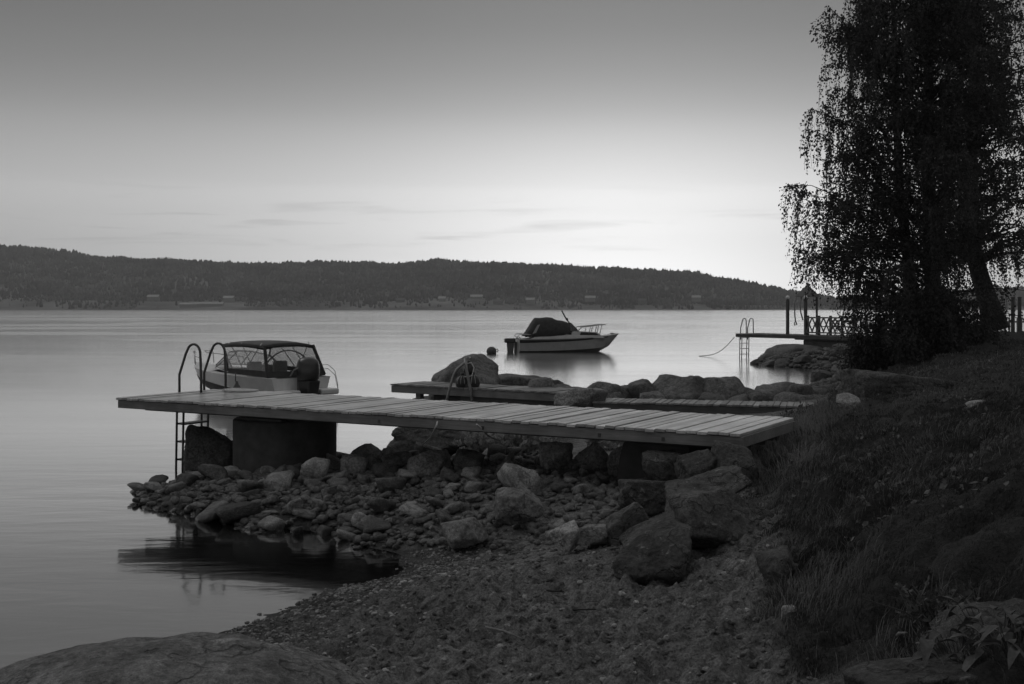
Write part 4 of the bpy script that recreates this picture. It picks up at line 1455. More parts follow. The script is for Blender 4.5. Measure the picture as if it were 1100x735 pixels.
# tent cover over the cockpit
def tentrow(x, zt_, w, zb_):
    return [(x, -w, zb_), (x, -w * 0.97, zb_ + (zt_ - zb_) * 0.35), (x, -w * 0.86, zb_ + (zt_ - zb_) * 0.75), (x, -w * 0.6, zt_ - 0.05), (x, 0, zt_), (x, w * 0.6, zt_ - 0.05), (x, w * 0.86, zb_ + (zt_ - zb_) * 0.75), (x, w * 0.97, zb_ + (zt_ - zb_) * 0.35), (x, w, zb_)]
tr_ = [tentrow(0.62, 1.00, 0.82, 0.94), tentrow(0.95, 1.46, 0.85, 0.95), tentrow(1.28, 1.92, 0.87, 0.96), tentrow(1.45, 2.10, 0.88, 0.97), tentrow(1.9, 2.10, 0.88, 0.98), tentrow(2.35, 2.15, 0.88, 1.0), tentrow(2.75, 2.11, 0.87, 1.02), tentrow(3.1, 1.97, 0.85, 1.03), tentrow(3.4, 1.93, 0.83, 1.05), tentrow(3.75, 1.88, 0.80, 1.08), tentrow(3.95, 1.74, 0.76, 1.12), tentrow(4.02, 1.26, 0.72, 1.14)]
tr_ = [[(0.35 + (p_[0] - 0.62) * 0.84, p_[1], p_[2]) for p_ in row_] for row_ in tr_]
r_t = random.Random(4)
tr_ = [[(p_[0] + r_t.uniform(-.02, .02), p_[1], p_[2] + r_t.uniform(-.025, .025)) for p_ in row_] for row_ in tr_]
tent = MB().loft(tr_).build('tent_cover', M['canvas'], boat2, smooth=True, solid=0.02)
for sgn in (1, -1):
    MB().slab([(0.80, sgn * 0.892, 1.12), (1.02, sgn * 0.895, 1.18), (1.28, sgn * 0.83, 1.70), (1.12, sgn * 0.83, 1.66)], 0.012 * sgn).build('tent_window', M['seat'], tent)
ws_ = MB()
ws_.slab([(3.20, -0.66, 1.24), (3.77, -0.55, 1.24), (3.25, -0.5, 1.78), (3.13, -0.6, 1.72)], 0.02)
ws_.slab([(3.20, 0.66, 1.24), (3.77, 0.55, 1.24), (3.25, 0.5, 1.78), (3.13, 0.6, 1.72)], 0.02)
ws_.slab([(3.77, -0.55, 1.24), (3.77, 0.55, 1.24), (3.25, 0.5, 1.78), (3.25, -0.5, 1.78)], 0.02)
ws_.build('windscreen', M['smoked'], boat2)
ms_ = MB()
ms_.tube([(3.77, 0.5, 1.24), (3.35, 0.5, 1.74), (3.13, 0.5, 2.02), (2.89, 0.5, 2.44), (2.85, 0.5, 2.54)], 0.045, 6)
ms_.ell((3.17, 0.5, 2.0), 0.09, 0.09, 0.09, 8, 6)
ms_.build('tilted_mast', M['darksteel'], boat2, smooth=True)
br = MB()
for sgn in (1, -1):
    br.tube([(3.6, sgn * 0.80, 1.22), (3.85, sgn * 0.78, 1.52), (4.4, sgn * 0.72, 1.58), (5.0, sgn * 0.55, 1.66), (5.35, sgn * 0.40, 1.68), (5.45, sgn * 0.3, 1.68)], 0.032, 6)
    for xx, yy, zt_ in ((4.45, 0.71, 1.59), (4.85, 0.60, 1.64), (5.2, 0.46, 1.67)):
        br.tube([(xx, sgn * yy, zt_), (xx - 0.14, sgn * yy, 1.05)], 0.028, 6)
br.build('bow_rail', M['alu'], boat2, smooth=True)
MB().ell((5.95, 0.0, 1.12), 0.16, 0.05, 0.05, 8, 6).build('bow_cleat', M['alu'], boat2, smooth=True)
om = empty('stern_drive', (-0.1, 0, 0))
om.parent = boat2
MB().box((-0.72, -0.24, 0.56), (-0.05, 0.24, 0.84)).build('cowl', M['motor'], om, bev=0.06)
MB().hexa([(-0.50, -0.1, -0.4), (-0.22, -0.1, -0.4), (-0.22, 0.1, -0.4), (-0.50, 0.1, -0.4), (-0.58, -0.14, 0.58), (-0.12, -0.14, 0.58), (-0.12, 0.14, 0.58), (-0.58, 0.14, 0.58)]).build('leg', M['motorgrey'], om, bev=0.03)
MB().box((-0.06, 0.3, -0.3), (0.08, 0.62, 0.62)).build('trim_bracket', M['motorgrey'], om, bev=0.02)
rl = MB()
for sgn in (1, -1):
    rl.tube([(0.1, sgn * 0.8, 0.85), (-0.1, sgn * 0.8, 0.98), (0.05, sgn * 0.8, 1.10), (0.8, sgn * 0.82, 1.08)], 0.03, 6)
rl.build('stern_rail', M['alu'], boat2, smooth=True)

# mooring buoy
pb = at(528, 380.2, 0.0)
bu = empty('mooring_buoy', tuple(pb))
tag(bu, 'round dark mooring buoy afloat left of the day cruiser', 'buoy')
MB().ell((0, 0, 0.14), 0.30, 0.30, 0.29, 20, 12).build('float', M['buoy'], bu, smooth=True)
MB().tube([(0.2, -0.05, 0.24), (0.33, 0, 0.28), (0.40, 0, 0.20), (0.33, 0, 0.10)], 0.03, 8).build('eye', M['steel'], bu, smooth=True)

# ------------------------------------------------------------------ far bathing jetty
ZF = 1.33
Fa = atY(790, 358.2, 61)
Fb = atY(930, 361.4, 54)
uf = Vector((Fb.x - Fa.x, Fb.y - Fa.y, 0))
Lf = uf.length
uf.normalize()
rzf = math.atan2(uf.y, uf.x)
ZF = Fa.z
def fj(px):
    "distance along the far jetty of a pixel column"
    k = (px - 550) / F
    return (k * Fa.y - Fa.x) / (uf.x - k * uf.y)
fjet = empty('bathing_jetty', (Fa.x, Fa.y, 0), rzf)
tag(fjet, 'far bathing jetty on a concrete plinth, standing out over the bay by the big tree', 'jetty')
deck_mb(Lf, 1.8, ZF, seed=9).build('deck', M['fardeck'], fjet)
beam(0.02, Lf - 0.05, 0.0, 0.10, ZF - 0.20, ZF - 0.04, 'edge_beam', M['darkwood'], fjet)
beam(0.02, Lf - 0.05, 1.7, 1.8, ZF - 0.20, ZF - 0.04, 'edge_beam', M['darkwood'], fjet)
xq0, xq1 = fj(861), fj(920)
MB().box((xq0, 0.12, -0.4), (xq1, 1.7, ZF - 0.26)).build('plinth', M['concrete'], fjet, bev=0.04)
beam(fj(853), xq1, 0.05, 1.75, ZF - 0.255, ZF - 0.203, 'bearer', M['darkwood'], fjet)
l2 = empty('swim_ladder', (Fa.x, Fa.y, 0), rzf)
tag(l2, 'small bathing ladder with looped rails at the tip of the far jetty', 'ladder')
ladder(l2, 0.10, 0.30, 0.55, ZF + 0.82, ZF, -0.5, 0.42, 0.30, 0.028, 'steel')
mr = MB()
r0, r1 = atY(789, 362, 60.9), at(751, 382.6, 0.01)
mr.tube([r0 + (r1 - r0) * t - Vector((0, 0, 0.45 * math.sin(PI * t) * (1 - 0.4 * t))) for t in np.linspace(0, 1, 14)], 0.022, 5)
tag(mr.build('mooring_rope', M['rope'], None, smooth=True), 'thin rope running from the tip of the far jetty down into the water', 'rope')
# lantern posts and the little roofed stand between them
for px, lab in ((844, 'left dark post with a white globe lantern on the far jetty'), (863.3, 'right lantern post beside the lattice railing of the far jetty')):
    x = fj(px)
    e = empty('lantern_post', (Fa + uf * x + Vector((-uf.y, uf.x, 0)) * 0.15).to_tuple()[:2] + (ZF,), rzf)
    tag(e, lab, 'lantern post', 'lantern posts on the far jetty')
    MB().box((-0.065, -0.065, 0.003), (0.065, 0.065, 1.78)).build('post', M['darkwood'], e, bev=0.01)
    MB().lathe([(0.05, 1.782), (0.09, 1.80), (0.05, 1.84)], 12).build('collar', M['darksteel'], e, smooth=0.7)
    MB().ell((0, 0, 1.93), 0.10, 0.10, 0.11, 14, 9).build('globe', M['lantern'], e, smooth=True)
xr = fj(853.5)
rs = empty('roofed_stand', (Fa + uf * xr + Vector((-uf.y, uf.x, 0)) * 1.0).to_tuple()[:2] + (ZF,), rzf)
tag(rs, 'small stand with a pyramid roof behind the lantern posts of the far jetty', 'shelter')
MB().add([(-0.46, -0.40, 1.96), (0.46, -0.40, 1.96), (0.46, 0.40, 1.96), (-0.46, 0.40, 1.96), (-0.43, -0.37, 2.06), (0.43, -0.37, 2.06), (0.43, 0.37, 2.06), (-0.43, 0.37, 2.06), (0, 0, 2.62)],
         [(0, 3, 2, 1), (0, 1, 5, 4), (1, 2, 6, 5), (2, 3, 7, 6), (3, 0, 4, 7), (4, 5, 8), (5, 6, 8), (6, 7, 8), (7, 4, 8)]).build('roof', M['roof'], rs)
for sx in (-0.36, 0.36):
    MB().box((sx - 0.04, 0.26, 0.003), (sx + 0.04, 0.34, 1.958)).build('post', M['darkwood'], rs)
hang = MB()
def hq(px, py):
    return atY(px, py, Fa.y + uf.y * xr + 0.5)
hang.tube([hq(856, 317), hq(853.5, 326), hq(853.8, 338), hq(854.5, 345), hq(856, 348.5), hq(853.8, 349.5), hq(853.4, 346)], 0.035, 6)
o = hang.build('hanging_hook_rope', M['steel'], None, smooth=True)
tag(o, 'thick rope with a hook hanging under the pyramid roof', 'rope')
hang = MB()
hang.tube([hq(861, 318), hq(859.3, 328), hq(860.3, 336), hq(862.5, 344)], 0.035, 6)
o = hang.build('hanging_rope', M['steel'], None, smooth=True)
tag(o, 'rope hanging close to the right lantern post under the pyramid roof', 'rope')
# lattice railing
ra = empty('lattice_railing', (Fa.x, Fa.y, ZF), rzf)
tag(ra, 'low railing of crossed slats on the far jetty', 'railing')
x0, x1 = fj(865), fj(928)
yy = 0.12
for z_ in (0.10, 0.86):
    MB().box((x0, yy - 0.03, z_), (x1, yy + 0.03, z_ + 0.07)).build('rail', M['fence'], ra)
k = 5
for i in range(k + 1):
    xx = x0 + (x1 - x0) * i / k
    MB().box((xx - 0.05, yy + 0.032, 0.003), (xx + 0.05, yy + 0.13, 1.0)).build('post', M['darkwood'], ra)
for i in range(k):
    xa, xb_ = x0 + (x1 - x0) * i / k, x0 + (x1 - x0) * (i + 1) / k
    lt = MB()
    n_ = 2
    for q in range(n_):
        c0, c1 = xa + (xb_ - xa) * q / n_, xa + (xb_ - xa) * (q + 1) / n_
        lt.tube([(c0, yy - 0.045, 0.16), (c1, yy - 0.045, 0.87)], 0.036, 4)
        lt.tube([(c0, yy + 0.0, 0.87), (c1, yy + 0.0, 0.16)], 0.036, 4)
    lt.build('lattice_panel', M['fence'], ra)
# picnic bench seen through the railing
pk = empty('picnic_table', (Fa + uf * fj(893) + Vector((-uf.y, uf.x, 0)) * 1.0).to_tuple()[:2] + (ZF,), rzf)
tag(pk, 'wooden picnic table on the far jetty behind the lattice railing', 'table')
MB().box((-0.8, -0.35, 0.72), (0.8, 0.35, 0.77)).build('table_top', M['fence'], pk, bev=0.01)
for s in (-1, 1):
    MB().box((-0.8, s * 0.62 - 0.14, 0.42), (0.8, s * 0.62 + 0.14, 0.46)).build('bench_seat', M['fence'], pk)
    lg = MB()
    lg.tube([(s * 0.6, -0.6, 0.01), (s * 0.6, 0.25, 0.72)], 0.045, 4)
    lg.tube([(s * 0.55, 0.6, 0.01), (s * 0.55, -0.25, 0.72)], 0.045, 4)
    lg.build('trestle', M['fence'], pk)

# ------------------------------------------------------------------ picket fence and posts on the right
fe0, fe1 = atY(1066, 352, 50), atY(1180, 350, 54)
uff = Vector((fe1.x - fe0.x, fe1.y - fe0.y, 0))
Lfe = uff.length
uff.normalize()
fzb = gz(fe0.x + 2, fe0.y) - 0.1
fn = empty('picket_fence', (fe0.x, fe0.y, 0), math.atan2(uff.y, uff.x))
tag(fn, 'low pale picket fence by the water behind the leaning tree', 'fence')
ztp = H - (341 - HZ) * 50 / F
for z_ in (ztp - 0.25, ztp - 0.75):
    MB().box((0, -0.03, z_), (Lfe, 0.0, z_ + 0.08)).build('rail', M['fence'], fn)
pk_ = []
x = 0.05
proto = None
cnt = 0
while x < Lfe and cnt < 60:
    m = MB()
    zt_ = ztp + random.uniform(-0.03, 0.03)
    m.add([(-0.05, 0.004, fzb - 0.4), (0.05, 0.004, fzb - 0.4), (0.05, 0.03, fzb - 0.4), (-0.05, 0.03, fzb - 0.4), (-0.05, 0.004, zt_ - 0.06), (0.05, 0.004, zt_ - 0.06), (0.05, 0.03, zt_ - 0.06), (-0.05, 0.03, zt_ - 0.06), (0, 0.004, zt_), (0, 0.03, zt_)],
          [(0, 3, 2, 1), (0, 1, 5, 8, 4), (2, 3, 7, 9, 6), (1, 2, 6, 5), (3, 0, 4, 7), (4, 8, 9, 7), (8, 5, 6, 9)])
    o = m.build('picket', M['fence'], fn)
    o.location.x = x
    x += 0.29
    cnt += 1
for px, lab in ((1088, 'left one of two tall dark posts beside the picket fence'), (1095.2, 'right one of two tall dark posts beside the picket fence')):
    b_ = atY(px, 352, 47)
    z_t = H - (320 - HZ) * 47 / F
    zg = gz(b_.x, b_.y)
    e = empty('fence_post', (b_.x, b_.y, zg), 0)
    tag(e, lab, 'post', 'two tall posts by the fence')
    MB().tube([(0, 0, -0.3), (0, 0, z_t - zg)], [0.085, 0.075], 10).build('shaft', M['darkwood'], e, smooth=0.7)
    MB().lathe([(0.09, z_t - zg), (0.095, z_t - zg + 0.02), (0.03, z_t - zg + 0.05)], 10).build('cap', M['darksteel'], e)

# ------------------------------------------------------------------ trees
def leaves_mesh(name, P, D, size, mat, parent, seed=0):
    "diamond leaves at points P hanging roughly along D"
    r = np.random.default_rng(seed)
    P = np.asarray(P)
    D = np.asarray(D)
    n = len(P)
    D = D + r.normal(0, 0.55, (n, 3))
    D /= np.linalg.norm(D, axis=1, keepdims=True)
    S = np.cross(D, r.normal(0, 1, (n, 3)))
    S /= np.maximum(np.linalg.norm(S, axis=1, keepdims=True), 1e-6)
    Nn = np.cross(D, S)
    s = (size * r.uniform(0.45, 1.5, n))[:, None]
    w = s * r.uniform(0.3, 0.42, (n, 1))
    Vv = np.stack([P, P + D * s * 0.45 + S * w + Nn * s * 0.06, P + D * s, P + D * s * 0.45 - S * w + Nn * s * 0.06], 1)
    Ff = np.arange(n * 4).reshape(n, 4)
    return npmesh(name, Vv.reshape(-1, 3), Ff, mat, parent)
def branch_pts(p0, p1, sag, r, n=8):
    p0, p1 = np.array(p0), np.array(p1)
    out = []
    j = r.normal(0, 1, (n + 1, 3)) * 0.03 * np.linalg.norm(p1 - p0)
    for i in range(n + 1):
        t = i / n
        q = p0 + (p1 - p0) * t
        q[2] += sag * math.sin(PI * t) * np.linalg.norm(p1 - p0)
        out.append(q + j[i] * math.sin(PI * t))
    return np.array(out)

class Tree:
    def __init__(s, name, label, base, seed, group=None):
        s.e = empty(name, base)
        tag(s.e, label, 'tree', group)
        s.base = np.array(base)
        s.r = np.random.default_rng(seed)
        s.tm = MB()
        s.bm_ = MB()
        s.P, s.D = [], []
        s.P2, s.D2 = [], []
        s.seed = seed
    def limb(s, p0, p1, r0, strands, slen, spread, dens=24, sag=0.10):
        "a limb with drooping leafy strands along its outer part"
        r = s.r
        b = branch_pts(p0, p1, sag, r)
        k = len(b)
        s.bm_.tube([tuple(q) for q in b], [max(r0 * (1 - 0.9 * i / (k - 1)), 0.007) for i in range(k)], 5)
        for q in range(strands):
            t = 1.0 if q < 2 else 0.22 + 0.78 * r.random() ** 0.75
            f = min(t * (k - 1), k - 1.001)
            i = min(int(f), k - 2)
            st = b[i] + (b[i + 1] - b[i]) * (f - i)
            out = np.array([r.normal(0, 1), r.normal(0, 1), 0.15])
            hd = b[-1] - b[0]
            hd[2] = 0
            hd /= max(np.linalg.norm(hd), 1e-6)
            out = out * 0.8 + hd * 0.7
            out /= np.linalg.norm(out)
            ln = slen * r.uniform(0.4, 1.15)
            reach = spread * r.uniform(0.3, 1.0)
            m = max(int(ln * dens), 4)
            tt = np.linspace(0.03, 1, m)
            sx = st[None] + out[None] * (reach * (1 - np.exp(-3 * tt)))[:, None]
            sx[:, 2] += reach * 0.35 * np.sin(np.minimum(tt * 4, PI)) - ln * tt ** 1.35
            sx += r.normal(0, 0.035, sx.shape)
            tip = sx[[0, m // 3, 2 * m // 3, m - 1]]
            s.bm_.tube([tuple(st)] + [tuple(a) for a in tip], [0.010, 0.007, 0.005, 0.004, 0.003], 3, caps=False)
            s.P.append(sx)
            s.D.append(np.tile(np.array([0, 0, -1.0]), (m, 1)) + out[None] * 0.35)
    def clump(s, c, rad, n):
        r = s.r
        d = r.normal(0, 1, (n, 3))
        d /= np.linalg.norm(d, axis=1, keepdims=True)
        q = np.array(c)[None] + d * (r.random((n, 1)) ** 0.5) * np.array(rad)[None]
        s.P.append(q)
        s.D.append(d * 0.6 + np.array([0, 0, -0.6]))
    def done(s, size, mat='leaf'):
        b = Vector(s.base)
        inv = -np.array(s.base)
        for m, nm in ((s.tm, 'trunk'), (s.bm_, 'branches')):
            if m.v:
                m.v = [tuple(np.array(p) + inv) for p in m.v]
                m.build(nm, M['bark'], s.e, smooth=True)
        P = np.vstack(s.P) + inv
        D = np.vstack(s.D)
        return leaves_mesh('crown', P, D, size, M[mat], s.e, s.seed)

# weeping birch, its top beyond the frame
bz = gz(11.4, 30)
T = Tree('weeping_birch', 'tall weeping birch with drooping leafy strands, nearest the water', (11.4, 30.0, bz - 0.1), 5)
def tp(px, py, Y):
    return np.array(atY(px, py, Y)[:])
trunk = [tp(1006, 392, 30), tp(1003, 330, 30), tp(999, 250, 30.1), tp(997, 160, 30), tp(998, 60, 29.9), tp(1000, -40, 30), tp(1003, -150, 30)]
T.tm.tube([tuple(q) for q in trunk], [0.30, 0.22, 0.19, 0.16, 0.12, 0.08, 0.03], 10)
trunk2 = [tp(1010, 390, 30.3), tp(978, 300, 30.6), tp(966, 200, 30.9), tp(962, 90, 31), tp(960, 0, 31), tp(955, -80, 31)]
T.tm.tube([tuple(q) for q in trunk2], [0.22, 0.16, 0.13, 0.10, 0.07, 0.03], 8)
tips = [  # silhouette limbs: origin row on the trunk, tip pixel, distance, strands, strand length
    (70, 893, 10, 29.2, 16, 1.9), (60, 912, 26, 30.5, 16, 1.5), (40, 930, 4, 31, 16, 1.6), (0, 925, -25, 30, 16, 1.6),
    (150, 872, 118, 29.6, 18, 1.5), (150, 884, 112, 30.6, 16, 1.7), (190, 868, 138, 30.2, 12, 1.1),
    (240, 850, 199, 29.5, 18, 1.2), (240, 862, 205, 30.6, 16, 1.5), (260, 858, 238, 31.2, 16, 1.4), (250, 872, 216, 28.8, 18, 1.6),
    (310, 862, 268, 30.0, 16, 1.0), (300, 872, 262, 31.0, 16, 1.1), (330, 884, 288, 29.4, 16, 1.0), (330, 900, 300, 31.3, 14, 0.8),
    (120, 900, 95, 31.4, 16, 1.7), (180, 893, 160, 28.6, 18, 1.7), (210, 905, 190, 32, 18, 1.7),
]
def on_trunk(py, t=trunk):
    zz_ = H - (py - HZ) * 30 / F
    zt_ = [q[2] for q in t]
    return np.array([np.interp(zz_, zt_, [q[i] for q in t]) for i in range(3)])
for (py0, px, py, Y, ns, sl_n) in tips:
    o_ = on_trunk(min(py0 + 45, 350), trunk2 if px < 940 and py0 < 200 else trunk)
    T.limb(o_, tp(px, py, Y), 0.05, int(ns * 1.5), sl_n, 0.42, 44)
r_ = np.random.default_rng(8)
for i in range(172):
    py = r_.uniform(-170, 335)
    o_ = on_trunk(min(py + 40, 350))
    a = r_.uniform(0, 2 * PI)
    rad = np.interp(py, [-200, -100, 0, 150, 260, 340], [0.8, 2.0, 2.7, 3.2, 3.3, 2.2]) * r_.uniform(0.5, 1.0)
    tip = o_ + np.array([math.cos(a) * rad - 0.1, math.sin(a) * rad, r_.uniform(0.1, 0.9)])
    T.limb(o_, tip, 0.04, 16, 1.05, 0.55, 40)
for i in range(148):    # denser knots of twigs and leaves inside
    py = r_.uniform(-60, 345)
    o_ = on_trunk(py)
    a = r_.uniform(0, 2 * PI)
    rad = r_.uniform(0.2, 2.6)
    T.clump(o_ + np.array([math.cos(a) * rad - 0.2, math.sin(a) * rad, r_.uniform(-.3, .5)]), (0.55, 0.55, 0.5), 520)
T.done(0.064)

# leaning tree behind it, by the fence
b2 = atY(1068, 352, 40)
b2z = gz(b2.x, b2.y)
T2 = Tree('leaning_tree', 'thick leaning trunk with an airy crown, right of the birch by the fence', (b2.x, 40.0, b2z - 0.1), 15)
t2 = [tp(1070, 354, 40), tp(1062, 325, 40), tp(1053, 298, 40), tp(1046, 270, 40), tp(1042, 210, 40), tp(1044, 140, 40), tp(1048, 60, 40), tp(1052, -40, 40), tp(1055, -120, 40)]
T2.tm.tube([tuple(q) for q in t2], [0.46, 0.35, 0.31, 0.29, 0.25, 0.2, 0.15, 0.09, 0.03], 12)
def on_t2(py):
    zz_ = H - (py - HZ) * 40 / F
    zt_ = [q[2] for q in t2]
    return np.array([np.interp(zz_, zt_, [q[i] for q in t2]) for i in range(3)])
for i in range(150):
    py = r_.uniform(-150, 262)
    o_ = on_t2(min(py + 40, 285))
    a = r_.uniform(0, 2 * PI)
    rad = np.interp(py, [-160, -50, 60, 180, 262], [1.2, 2.6, 3.1, 3.4, 3.0]) * r_.uniform(0.45, 1.0)
    tip = o_ + np.array([math.cos(a) * rad, math.sin(a) * rad, r_.uniform(0.0, 1.2)])
    T2.limb(o_, tip, 0.06, 16, 1.2, 0.6, 30)
for px, py, Y in ((1098, 165, 40), (1092, 120, 39.5), (1105, 210, 39.6), (1110, 250, 40), (1095, 270, 39), (1080, 262, 38.6), (1112, 90, 40), (1102, 40, 40)):
    T2.limb(on_t2(min(py + 50, 285)), tp(px, py, Y), 0.11, 15, 1.2, 0.6, 17)
T2.done(0.08)

# bushes at the foot of the birch
def bush(name, label, px, py, Y, w, hgt, n, seed):
    x = (px - 550) * Y / F
    z = gz(x, Y)
    t = Tree(name, label, (x, Y, z - 0.05), seed)
    t.e['category'] = 'bush'
    r = np.random.default_rng(seed)
    for i in range(n):
        a = r.uniform(0, 2 * PI)
        rr_ = w * math.sqrt(r.random())
        hh = hgt * (1 - 0.55 * (rr_ / w) ** 2) * r.uniform(0.55, 1.0)
        tip = np.array([x + rr_ * math.cos(a), Y + rr_ * math.sin(a) * 0.8, z + hh])
        t.limb(np.array([x + 0.2 * math.cos(a), Y + 0.2 * math.sin(a), z]), tip, 0.02, 9, 0.55, 0.35, 30, 0.0)
        t.clump(tip - np.array([0, 0, 0.25]), (0.34, 0.34, 0.36), 170)
    t.done(0.075)
bush('broad_bush', 'broad dark bush at the foot of the birch trunks', 1000, 388, 28.6, 1.0, 2.1, 44, 51)
bush('tall_bush', 'dark bush on the water side of the birch, over the far jetty end', 944, 385, 31.5, 0.85, 1.7, 34, 52)
bush('low_bush', 'low loose bush between the birch and the leaning tree', 1040, 384, 33, 0.8, 1.25, 24, 53)

# ------------------------------------------------------------------ grass and plants
def blades(name, xy, hgt, wid, mat, label, seed=3, lean=0.7, cat='grass'):
    r = np.random.default_rng(seed)
    x, y = xy
    z, _ = full_z(x, y)
    n = len(x)
    a = r.uniform(0, 2 * PI, n)
    wdir = r.uniform(0, 2 * PI, n)
    flow = fbm(x * 0.8, y * 0.8, 88, 2) * 6
    la = flow + r.normal(0, 0.9, n)
    l_ = lean * r.uniform(0.3, 1.2, n) * hgt
    base = np.stack([x, y, z - 0.012], 1)
    side = np.stack([np.cos(wdir), np.sin(wdir), np.zeros(n)], 1) * (wid / 2)[:, None]
    mid = base + np.stack([np.cos(la) * l_ * 0.35, np.sin(la) * l_ * 0.35, hgt * 0.62], 1)
    tip = base + np.stack([np.cos(la) * l_, np.sin(la) * l_, hgt * 0.95], 1)
    Vv = np.stack([base - side, base + side, mid + side * 0.75, mid - side * 0.75, tip], 1).reshape(-1, 3)
    o = (np.arange(n) * 5)[:, None]
    tri = np.concatenate([o + np.array([[0, 1, 2]]), o + np.array([[0, 2, 3]]), o + np.array([[3, 2, 4]])], 0)
    ob = npmesh(name, Vv, tri, mat)
    tag(ob, label, cat, kind='stuff')
    return ob
def sample_turf(N, x0, x1, y0, y1, thr, seed):
    r = np.random.default_rng(seed)
    x = r.uniform(x0, x1, N)
    y = y0 + (y1 - y0) * r.random(N)
    z = smooth_z(x, y)
    t = turf_mask(x, y, z)
    px = 550 + x * F / np.maximum(y, 0.1)
    k = (r.random(N) < (t - thr)) & (px < 1500)
    return x[k], y[k]
gxs, gys = [], []
for (N, x0, x1, y0, y1) in ((150000, 0.8, 5.0, 3.2, 8.0), (150000, 1.2, 8.0, 8.0, 15.0), (80000, 3.0, 14.0, 15.0, 28.0), (50000, 6.0, 28.0, 28.0, 52.0)):
    a, b = sample_turf(N, x0, x1, y0, y1, 0.1, N + int(y0))
    gxs.append(a)
    gys.append(b)
x = np.concatenate(gxs)
y = np.concatenate(gys)
patch = fbm(x * 0.7, y * 0.7, 70, 3)
bare = fbm(x * 1.1 + 5, y * 0.9, 93, 4)
keep = (bare > -0.24) | (rng.random(len(x)) < 0.4)
x, y, patch, bare = x[keep], y[keep], patch[keep], bare[keep]
tuft = np.clip(fbm(x * 3.2, y * 3.2, 96, 3) + 0.25, 0, 1)
hg = (0.018 + 0.035 * np.clip(patch + 0.4, 0, 1) + 0.07 * tuft) * rng.uniform(0.5, 1.3, len(x)) * np.where(y > 15, 0.85, 1.0)
wd = 0.0030 + 0.00040 * y
blades('grass', (x, y), hg, wd, M['grass'], 'matted dark grass covering the bank', 3, 0.9)
# taller dry grass in drifts
k = (patch > 0.12) & (rng.random(len(x)) < 0.22)
xd, yd = x[k] + rng.normal(0, .05, k.sum()), y[k] + rng.normal(0, .05, k.sum())
blades('dry_grass', (xd, yd), rng.uniform(0.04, 0.13, len(xd)), 0.003 + 0.0003 * yd, M['drygrass'], 'pale dry grass stalks in drifts on the bank', 4, 0.8)
tx = [at(px_, py_, z_) for px_, py_, z_ in ((818, 482, .85), (832, 474, .92), (846, 468, .95), (858, 462, .98), (870, 456, 1.0), (806, 496, .78), (838, 490, .86), (852, 482, .93), (826, 500, .86), (812, 512, .82), (872, 470, 1.0), (864, 500, 1.0), (884, 452, 1.0))]
xq = np.concatenate([q.x + rng.normal(0, 0.13, 160) for q in tx])
yq = np.concatenate([q.y + rng.normal(0, 0.18, 160) for q in tx])
blades('bank_weeds', (xq, yq), rng.uniform(0.08, 0.30, len(xq)), rng.uniform(0.004, 0.012, len(xq)), M['drygrass'], 'tall weeds and grass growing round the landward end of the jetty', 12, 0.7, 'weeds')
# fringe hanging over the bank edge beside the jetty
ef = [(812, 545), (830, 530), (850, 505), (870, 485), (885, 465), (880, 500), (900, 480), (860, 520), (896, 445), (905, 450), (835, 490), (815, 505), (845, 600), (880, 640), (905, 655), (990, 700), (1040, 704), (950, 712), (1005, 660), (930, 440), (960, 444), (1000, 440)]
xs_, ys_ = [], []
for (px, py) in ef:
    z0 = 1.0
    q = at(px, py, z0)
    for it in range(3):
        z0 = gz(q.x, q.y)
        q = at(px, py, z0)
    n = 170
    xs_.append(q.x + rng.normal(0, 0.14, n))
    ys_.append(q.y + rng.normal(0, 0.22, n))
xs_, ys_ = np.concatenate(xs_), np.concatenate(ys_)
blades('tall_grass', (xs_, ys_), rng.uniform(0.06, 0.20, len(xs_)), np.full(len(xs_), 0.004), M['drygrass'], 'tufts of taller grass along the edge of the bank', 6, 0.6)

lx = rng.uniform(1.0, 13, 60000)
ly = rng.uniform(3.5, 30, 60000)
lz, lt = full_z(lx, ly)
wpatch = fbm(lx * 0.9, ly * 0.9, 140, 3)
for nm, mt, sz, lo_, lab, sd in (('low_weeds', 'broadleaf', 0.045, 0.02, 'small leafed low weeds growing through the grass of the bank', 5), ('leaf_litter', 'drygrass', 0.022, -0.45, 'dead leaves and litter scattered in the grass of the bank', 6)):
    k_ = (lt > 0.5) & (wpatch > lo_) & (rng.random(60000) < (0.55 if nm == 'low_weeds' else 0.07))
    P_ = np.stack([lx[k_], ly[k_], lz[k_] + rng.uniform(0.01, 0.06, k_.sum())], 1)
    D_ = rng.normal(0, 1, P_.shape) * np.array([1, 1, 0.35]) + np.array([0, 0, 0.3])
    tag(leaves_mesh(nm, P_, D_, sz, M[mt], None, sd), lab, 'weeds' if nm == 'low_weeds' else 'leaves', kind='stuff')
